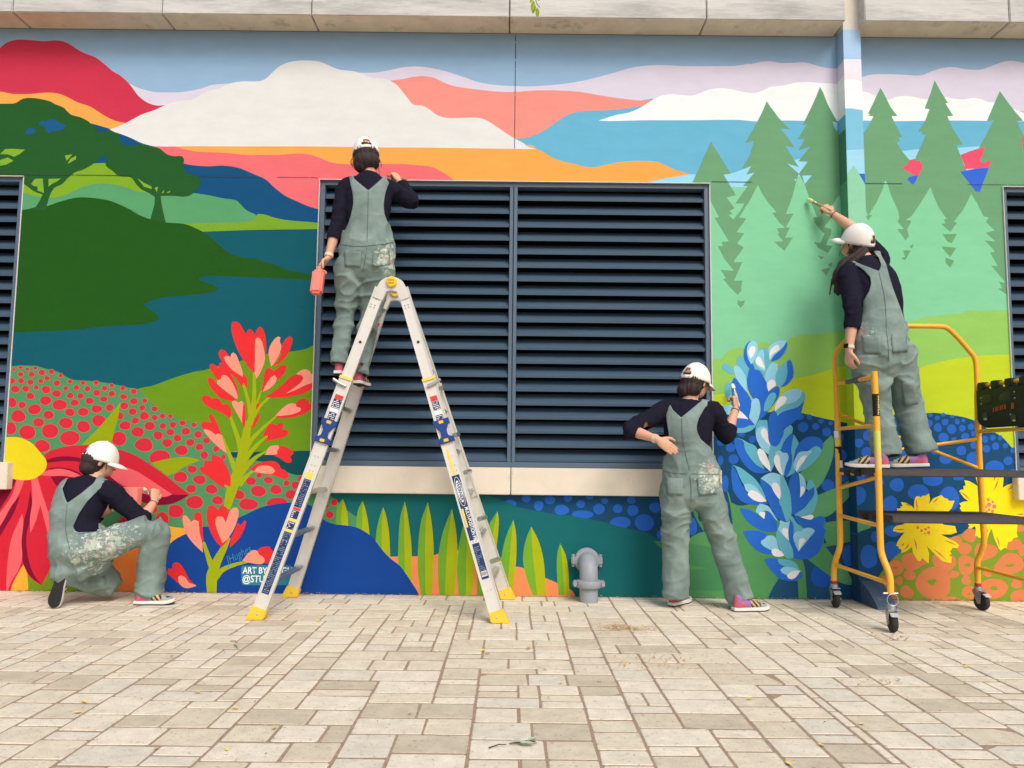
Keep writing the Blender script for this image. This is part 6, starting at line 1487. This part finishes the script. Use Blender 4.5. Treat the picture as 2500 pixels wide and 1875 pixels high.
a, b_ = W(779, 662, 5.27), W(772, 718, 5.22); d_ = (b_ - a).normalized()
m = MB(); m.bar(a, b_, .078, .070, (0, 1, .3)); m.obj('bottle_body', bm_, btl, bevel=.014, segs=3, smooth=40)
m = MB(); m.lathe(a - d_ * .03, d_, [(0, .017), (.02, .018), (.034, .02)], 16); m.obj('bottle_neck', bm_, btl, smooth=40)
brush('paintbrush held near the chin by the woman on the ladder', W(946, 428, 5.78), W(972, 434, 5.70), (226, 128, 96))
# ---- woman reaching from the scaffold
Yp = 5.18
J = dict(seed=2, origin=V(W(2160, 1136, Yp).x, Yp, ZD))
pel, neck = W(2152, 848, 5.16), W(2114, 640, 5.34)
J['side'] = W(2152, 640, 5.42) - W(2073, 672, 5.28); J['spine'] = spine_of(pel, neck, V(.035, -.03, 0), W(2164, 892, 5.16))
J['head'] = W(2091, 592, 5.42); J['head_f'] = V(-.60, .50, .42); J['head_u'] = V(.15, -.50, .82)
J['shL'], J['elL'], J['wrL'] = W(2071, 668, 5.28), W(2083, 758, 5.12), W(2073, 855, 5.10)
J['shR'], J['elR'], J['wrR'] = W(2146, 632, 5.44), W(2088, 562, 5.64), W(2030, 520, 5.74)
J['handL'] = (V(.02, .10, -1), V(.8, .25, .1), .55); J['handR'] = (W(2004, 497, 5.80) - J['wrR'], V(.15, .8, -.5), .95)
J['cuffL'], J['cuffR'] = .42, -.05
J['hpL'], J['knL'], J['anL'] = W(2122, 878, 5.14), W(2140, 985, 5.18), W(2164, 1105, 5.12)
J['hpR'], J['knR'], J['anR'] = W(2190, 872, 5.16), W(2214, 976, 5.22), W(2247, 1096, 5.20)
zf = ZD
def onz(px, py, Y, z): p = W(px, py, Y); return V(p.x, p.y, z)
h1 = onz(2172, 1140, 5.06, zf); J['footL'] = (h1, h1 + V(-.24, .10, 0), V(0, 0, 1)); h2 = onz(2268, 1125, 5.14, zf + .012); J['footR'] = (h2, h2 + V(-.23, .09, -.012), V(0, 0, 1))
J['hair'] = [((0, -.03, .0), (.086, .084, .07)), ((-.02, -.045, -.05), (.075, .062, .06)), ((.03, -.03, -.06), (.055, .06, .05))]
L_ = lambda *q: [W(x, y, Y) for x, y, Y in q]
rk = random.Random(5); path = ((2110, 612, 5.34), (2084, 630, 5.30), (2058, 646, 5.30), (2044, 668, 5.32), (2040, 692, 5.34), (2038, 712, 5.36))
def lock(jx, jy, jd, r, k): return (L_(*[(x + jx * (i / 2.5) + rk.uniform(-3, 3), y + jy + rk.uniform(-2, 3), d + jd) for i, (x, y, d) in enumerate(path[:k])]), [r * (1 - .6 * i / k) for i in range(k)])
J['hair_lock'] = [lock(0, 0, 0, .032, 6), lock(3, 8, .0, .028, 6), lock(-3, -4, .02, .026, 5)] + [lock(rk.uniform(-8, 7), rk.uniform(-9, 9), rk.uniform(-.03, .03), rk.uniform(.006, .011), rk.choice((4, 5, 6, 6))) for _ in range(16)]
J['canvas'] = dungaree_mat(2, [(tuple(W(2105, 800, 5.02)), .11, SPL[1:4])])
J['watch_dir'] = V(-1, -.5, 0)
J['seams'] = [((2146, 664), (2160, 730), (2164, 800)), ((2092, 802), (2130, 806), (2215, 798)), ((2164, 806), (2168, 840), (2170, 880))]; J['pockets'] = [((2104, 818), (2150, 820), (2152, 864), (2108, 862)), ((2176, 818), (2212, 814), (2216, 858), (2180, 862)), ((2200, 935), (2232, 928), (2242, 985), (2208, 992))]
bib2 = pp('U: 540,860 560,780 640,790 700,835 950,930 975,860 950,780 880,695 850,600 930,600 980,760 1030,850 1070,1000 1110,1130 1250,1500 2400,1560 2400,4000 -300,4000 -300,1560 740,1560 760,1400 770,1270 840,1150 860,1070 850,1000 790,930 700,865 590,870')
person('woman in a white cap on the scaffold deck stretching up to paint a pine', J, bib2, 798)
brush('paintbrush tipped with pale green touching the painted pine', W(1971, 486, WALL - .02), W(2006, 503, 5.78), (206, 222, 150))
# ---- woman standing on the paving, hand on her back
Yp = 5.5
gl, gr_ = ground(1638, 1481), ground(1790, 1493)
J = dict(seed=3, origin=V((gl.x + gr_.x) / 2, Yp, 0))
pel, neck = W(1686, 1158, 5.46), W(1684, 984, 5.47)
J['side'] = W(1742, 1002, 5.42) - W(1622, 996, 5.52); J['spine'] = spine_of(pel, neck, V(-.02, -.015, 0), W(1686, 1214, 5.46))
J['head'] = W(1699, 932, 5.50); J['head_f'] = V(.80, .62, -.10); J['head_u'] = V(.10, .02, 1)
J['shL'], J['elL'], J['wrL'] = W(1628, 1000, 5.50), W(1536, 1049, 5.42), W(1606, 1073, 5.28)
J['shR'], J['elR'], J['wrR'] = W(1740, 1004, 5.44), W(1774, 1065, 5.52), W(1796, 998, 5.66)
J['handL'] = (W(1642, 1098, 5.27) - J['wrL'], V(.25, .9, -.2), .12); J['handR'] = (V(.02, .25, 1), V(-.75, .55, 0), 1.05)
J['cuffL'], J['cuffR'] = .30, .30
J['hpL'], J['knL'], J['anL'] = W(1654, 1195, 5.46), W(1646, 1312, 5.50), W(1650, 1448, 5.52)
J['hpR'], J['knR'], J['anR'] = W(1718, 1195, 5.46), W(1764, 1318, 5.48), W(1806, 1456, 5.47)
J['footL'] = (V(gl.x, gl.y, 0), V(gl.x, gl.y, 0) + V(.17, .20, 0), V(0, 0, 1)); J['footR'] = (V(gr_.x, gr_.y, 0), V(gr_.x, gr_.y, 0) + V(.25, .05, 0), V(0, 0, 1))
J['hair'] = [((0, -.03, .0), (.087, .086, .072)), ((0, -.05, -.05), (.080, .066, .062)), ((-.02, -.07, -.065), (.06, .055, .05))]
J['canvas'] = dungaree_mat(3, [(tuple(W(1745, 1168, 5.32)), .15, SPL)]); J['hem'] = .016
J['watch_dir'] = V(0, 1, -.3)
J['seams'] = [((1664, 1022), (1668, 1080), (1684, 1150)), ((1618, 1150), (1660, 1156), (1755, 1158)), ((1684, 1160), (1687, 1190), (1687, 1222))]; J['pockets'] = [((1626, 1166), (1668, 1168), (1668, 1208), (1628, 1208)), ((1702, 1168), (1744, 1166), (1750, 1206), (1706, 1210)), ((1766, 1222), (1794, 1218), (1804, 1274), (1776, 1282))]
bib3 = pp('S: 660,640 690,540 780,540 740,690 790,780 900,880 1000,800 1180,650 1190,560 1310,560 1310,665 1220,750 1140,890 1110,1000 1120,1080 1170,1180 1280,1270 1360,1350 1400,1450 2600,1460 2600,4000 -500,4000 -500,1450 690,1400 760,1280 740,1200 725,1050 700,900 690,800')
person('woman in a white cap standing on the paving with one hand on her back', J, bib3, 1122)
brush('paintbrush held upright beside the painted blue flower', W(1787, 937, WALL - .05), W(1798, 970, 5.74), (236, 236, 226), (214, 196, 160))
# ---- woman kneeling at the left
J = dict(seed=4, origin=V(W(250, 1450, 5.4).x, 5.4, 0))
pel, neck = W(196, 1338, 5.34), W(227, 1174, 5.46)
J['side'] = W(272, 1200, 5.42) - W(160, 1196, 5.40); J['spine'] = spine_of(pel, neck, V(-.05, -.03, 0), W(204, 1384, 5.36))
J['head'] = W(247, 1124, 5.50); J['head_f'] = V(.86, .50, -.16); J['head_u'] = V(.14, .05, 1)
J['shL'], J['elL'], J['wrL'] = W(166, 1202, 5.46), W(200, 1275, 5.64), W(282, 1236, 5.72)
J['shR'], J['elR'], J['wrR'] = W(272, 1204, 5.38), W(346, 1268, 5.44), W(377, 1225, 5.60)
J['handL'] = (V(1, .25, -.1), V(.1, .2, 1), .6); J['handR'] = (V(-.12, .35, 1), V(-.8, .5, 0), 1.1)
J['cuffL'], J['cuffR'] = .5, .22
J['hpL'], J['knL'], J['anL'] = W(185, 1352, 5.40), W(268, 1430, 5.56), W(166, 1434, 5.40)
J['hpR'], J['knR'], J['anR'] = W(214, 1342, 5.30), W(378, 1290, 5.40), W(366, 1434, 5.46)
J['knL'].z = .10
g1 = ground(328, 1476); J['footR'] = (V(g1.x, g1.y, 0), V(g1.x, g1.y, 0) + V(.26, .03, 0), V(0, 0, 1))
tk = ground(126, 1488); tk.z = .01; fdir = V(-.17, -.10, -1).normalized(); hk = tk - fdir * .262; upf = V(-.04, 1, -.08); J['footL'] = (hk, tk, upf); J['anL'] = hk + upf * .075 + fdir * .03
J['hair'] = [((0, -.035, .0), (.088, .086, .074)), ((0, -.055, -.05), (.080, .064, .060)), ((0, -.04, -.07), (.062, .06, .045))]
J['nocut'] = 'L'; J['canvas'] = dungaree_mat(4, [(tuple(W(250, 1340, 5.20)), .27, SPL)]); J['hem'] = .035
J['seams'] = [((164, 1230), (160, 1290), (170, 1340)), ((190, 1304), (215, 1300), (245, 1297))]; J['pockets'] = [((392, 1322), (412, 1324), (412, 1346), (392, 1345))]
bib4 = pp('V: 330,380 300,440 270,500 300,600 318,635 450,540 560,450 600,380 700,380 690,455 600,520 500,620 420,740 370,850 390,890 430,905 640,890 1200,900 1200,3000 -400,3000 -400,300 300,300')
person('woman in a white cap kneeling on one knee beside the painted daisy', J, bib4, 1300)
brush('short paintbrush in the right hand of the kneeling woman', W(349, 1192, 5.74), W(372, 1212, 5.66), (196, 188, 150), (176, 160, 120))
tub = empty('paint_tub', W(318, 1212, 5.72), 'square coral paint tub held by the kneeling woman', 'tub')
c0, c1 = W(318, 1190, 5.74), W(322, 1240, 5.72); m = MB()
for zt_, hw in ((c0, .072), (c1, .052)):
    for sx, sy in ((-1,-1),(1,-1),(1,1),(-1,1)): m.v.append(zt_ + V(sx * hw, sy * hw * .6, 0))
for zt_, hw in ((c0, .066), (c1 + V(0,0,.006), .047)):
    for sx, sy in ((-1,-1),(1,-1),(1,1),(-1,1)): m.v.append(zt_ + V(sx * hw, sy * hw * .6, 0))
m.f += [(0,1,5,4),(1,2,6,5),(2,3,7,6),(3,0,4,7),(4,5,6,7)] + [(8,12,13,9),(9,13,14,10),(10,14,15,11),(11,15,12,8),(12,15,14,13)] + [(0,8,9,1),(1,9,10,2),(2,10,11,3),(3,11,8,0)]; m.m += [0] * 14
m.obj('tub_wall', tubm, tub, bevel=.003)
m = MB(); m.span(c0.lerp(c1, .45) - V(.055, .032, .002), c0.lerp(c1, .45) + V(.055, .032, .002)); m.obj('paint', mat('coral_paint', (230, 90, 88), rough=.25), tub)
# ------------------------------------------------------------------ leaves and litter
lm = [mat('dry_leaf_%d' % i, c, rough=.8, var=.15, vscale=60) for i, c in enumerate(((214, 190, 120), (196, 150, 96), (150, 112, 80), (226, 204, 96), (120, 92, 70)))]
rl = random.Random(21)
def leaf(mb, c, L, w, yaw, tilt, mi):
    R = Matrix.Rotation(yaw, 3, 'Z') @ Matrix.Rotation(tilt, 3, 'X')
    pts = [(0, -.5, 0), (.5, -.12, .12), (.42, .2, .1), (0, .5, .02), (-.42, .2, .1), (-.5, -.12, .12), (0, 0, 0)]
    P = [Vector(c) + R @ Vector((x * w, y * L, z * w)) for x, y, z in pts]
    mb.add(P, [(0, 1, 6), (1, 2, 6), (2, 3, 6), (3, 4, 6), (4, 5, 6), (5, 0, 6)], mi)
def litter(n, fn, smin, smax, name, mis):
    m = MB()
    for _ in range(n):
        x, y = fn(); leaf(m, (x, y, .004 + rl.uniform(0, .008)), rl.uniform(smin, smax), rl.uniform(smin, smax) * .55, rl.uniform(0, 6.3), rl.uniform(-.5, .5), rl.choice(mis))
    return m.obj(name, lm, None, fix=False, kind='stuff', label=None)
a = litter(900, lambda: (rl.uniform(-4.2, 4.2), WALL - .008 - abs(rl.gauss(0, .035))), .006, .026, 'leaf_litter', (0, 1, 1, 2, 4)); tag(a, 'crumbs of dry leaf gathered along the foot of the wall', 'leaf litter')
pz = ground(1530, 1535); pw = ground(1600, 1620); ps = ground(2185, 1560); pt = ground(2140, 1670)
def clump(c, sx, sy): return lambda: (rl.gauss(c.x, sx), rl.gauss(c.y, sy))
for c, sx, sy, n, lb in ((pz, .085, .05, 330, 'drift of tan chaff on the paving left of the standing woman'), (pw, .15, .10, 190, 'loose scatter of chaff on the paving nearer the camera'), (ps, .08, .06, 80, 'small heap of dry bits under the front castor'), (pt, .11, .05, 60, 'thin line of dry bits in front of the scaffold')):
    a = litter(n, clump(c, sx, sy), .005, .020, 'leaf_litter', (0, 1, 1, 2)); tag(a, lb, 'leaf litter')
a = litter(420, lambda: (rl.uniform(-3.2, 3.2), rl.uniform(2.5, 5.7)), .004, .014, 'leaf_litter', (2, 4, 4, 1)); tag(a, 'tiny brown specks strewn over the whole paving', 'leaf litter')
yl = [(600, 1484, 1), (695, 1515, 3), (776, 1517, 3), (1290, 1585, 1), (1178, 1590, 3), (205, 1715, 3), (190, 1742, 3), (482, 1693, 3), (553, 1832, 3), (382, 1830, 0), (575, 1732, 3), (670, 1780, 0), (1000, 1745, 3), (1190, 1597, 1), (1830, 1708, 3), (2005, 1822, 3), (2105, 1770, 3), (2360, 1630, 3), (1925, 1867, 3), (1330, 1637, 1), (1463, 1665, 0), (1370, 1670, 3), (420, 1605, 2), (345, 1505, 2)]
m = MB()
for (x, y, k) in yl[8:]:
    g = ground(x, y); leaf(m, (g.x, g.y, .006), rl.uniform(.022, .034), rl.uniform(.012, .02), rl.uniform(0, 6), rl.uniform(-.35, .35), k)
tag(m.obj('leaf_litter', lm, None, fix=False, kind='stuff'), 'sparse yellowed leaf bits dotted over the front paving', 'leaf litter')
for (x, y, k), lb in zip(yl[:8], ('just right of the kneeling woman and left of the ladder', 'below the left ladder foot, the nearer of two to it', 'on the paving between the ladder feet', 'right of the right ladder foot, the larger of two', 'right of the right ladder foot, the paler of two', 'at the far left of the front paving, the lower of two', 'at the far left of the front paving, the upper of two', 'in the left half of the front paving near a wide joint')):
    m = MB(); g = ground(x, y); leaf(m, (g.x, g.y, .006), .034, .02, rl.uniform(0, 6), rl.uniform(-.35, .35), k)
    tag(m.obj('fallen_leaf', lm, None, fix=False, loc=(g.x, g.y, 0)), 'yellow leaf ' + lb, 'leaf', 'yellowed leaves dropped on the paving')
tw_ = mat('dark_twig', (62, 52, 46), rough=.9)
for (x0, y0, x1_, y1_, lb) in ((563, 1568, 580, 1572, 'dark twig on the paving left of the ladder, upper of two'), (571, 1577, 579, 1587, 'dark twig on the paving left of the ladder, lower of two'), (1193, 1830, 1236, 1822, 'thin curved twig by the fallen green sprig')):
    p, q = ground(x0, y0), ground(x1_, y1_); m = MB(); m.tube([p + V(0,0,.006), (p + q) / 2 + V(.004, .006, .010), q + V(0,0,.006)], [.0022, .002, .0012], 7); tag(m.obj('twig', tw_, None, smooth=True, loc=(p.x, p.y, 0)), lb, 'twig')
gl_ = mat('grey_green_leaf', (176, 186, 160), rough=.6, var=.1, vscale=40); gy = mat('fresh_leaf', (150, 176, 40), rough=.5, var=.12, vscale=40)
c = ground(1284, 1818); sp_ = empty('leaf_sprig', (c.x, c.y, 0), 'fallen sprig of pale green leaves near the bottom of the paving', 'sprig')
m = MB(); m.tube([c + V(-.06, -.01, .006), c + V(0, 0, .012), c + V(.035, .012, .008)], .0016, 6); m.obj('stem', tw_, sp_, smooth=True)
for dx, dy, yw in ((-.012,-.012,1.2), (.012,-.018,1.9), (.030,.008,.9), (.022,.022,2.2), (-.03,.006,1.5)):
    m = MB(); leaf(m, c + V(dx, dy, .012), .045, .026, yw, rl.uniform(-.3, .3), 0); m.obj('leaf', gl_, sp_, fix=False)
HY = 4.1
top = W(1312, -160, HY); hs = empty('hanging_sprig', top, 'sprig of yellow green leaves hanging into view at the top edge', 'sprig')
m = MB(); st_ = [top, W(1304, -60, HY), W(1308, 0, HY), W(1318, 18, HY)]; m.tube(spl(st_, 4), .0022, 6); m.obj('stem', mat('green_stem', (120, 130, 60), rough=.7), hs, smooth=True)
def hleaf(x0, y0, x1_, y1_, w):
    a, b = W(x0, y0, HY), W(x1_, y1_, HY + rl.uniform(-.02, .02)); d = (b - a); s = d.cross(V(0, 1, 0)).normalized(); m = MB(); L, Rr = [], []
    for t, k in ((0, .1), (.2, .75), (.5, 1), (.8, .65), (1, .05)):
        p = a + d * t; L.append(p + s * w * k + V(0, -.004 * k, 0)); Rr.append(p - s * w * k + V(0, .006 * k, 0))
    mid = [a + d * t for t in (0, .2, .5, .8, 1)]
    m.v = L + mid + Rr; m.m = [0] * 8
    m.f = [(i, i+1, i+6, i+5) for i in range(4)] + [(i+5, i+6, i+11, i+10) for i in range(4)]
    m.obj('leaf', gy, hs, smooth=True, fix=False)
for q in ((1303, 2, 1299, 30, .012), (1306, 12, 1301, 34, .010), (1311, 18, 1313, 44, .011), (1300, -14, 1296, 8, .012), (1310, -16, 1316, 2, .010), (1303, -50, 1292, -30, .012), (1306, -90, 1320, -66, .012), (1310, -120, 1298, -98, .012)): hleaf(*q)
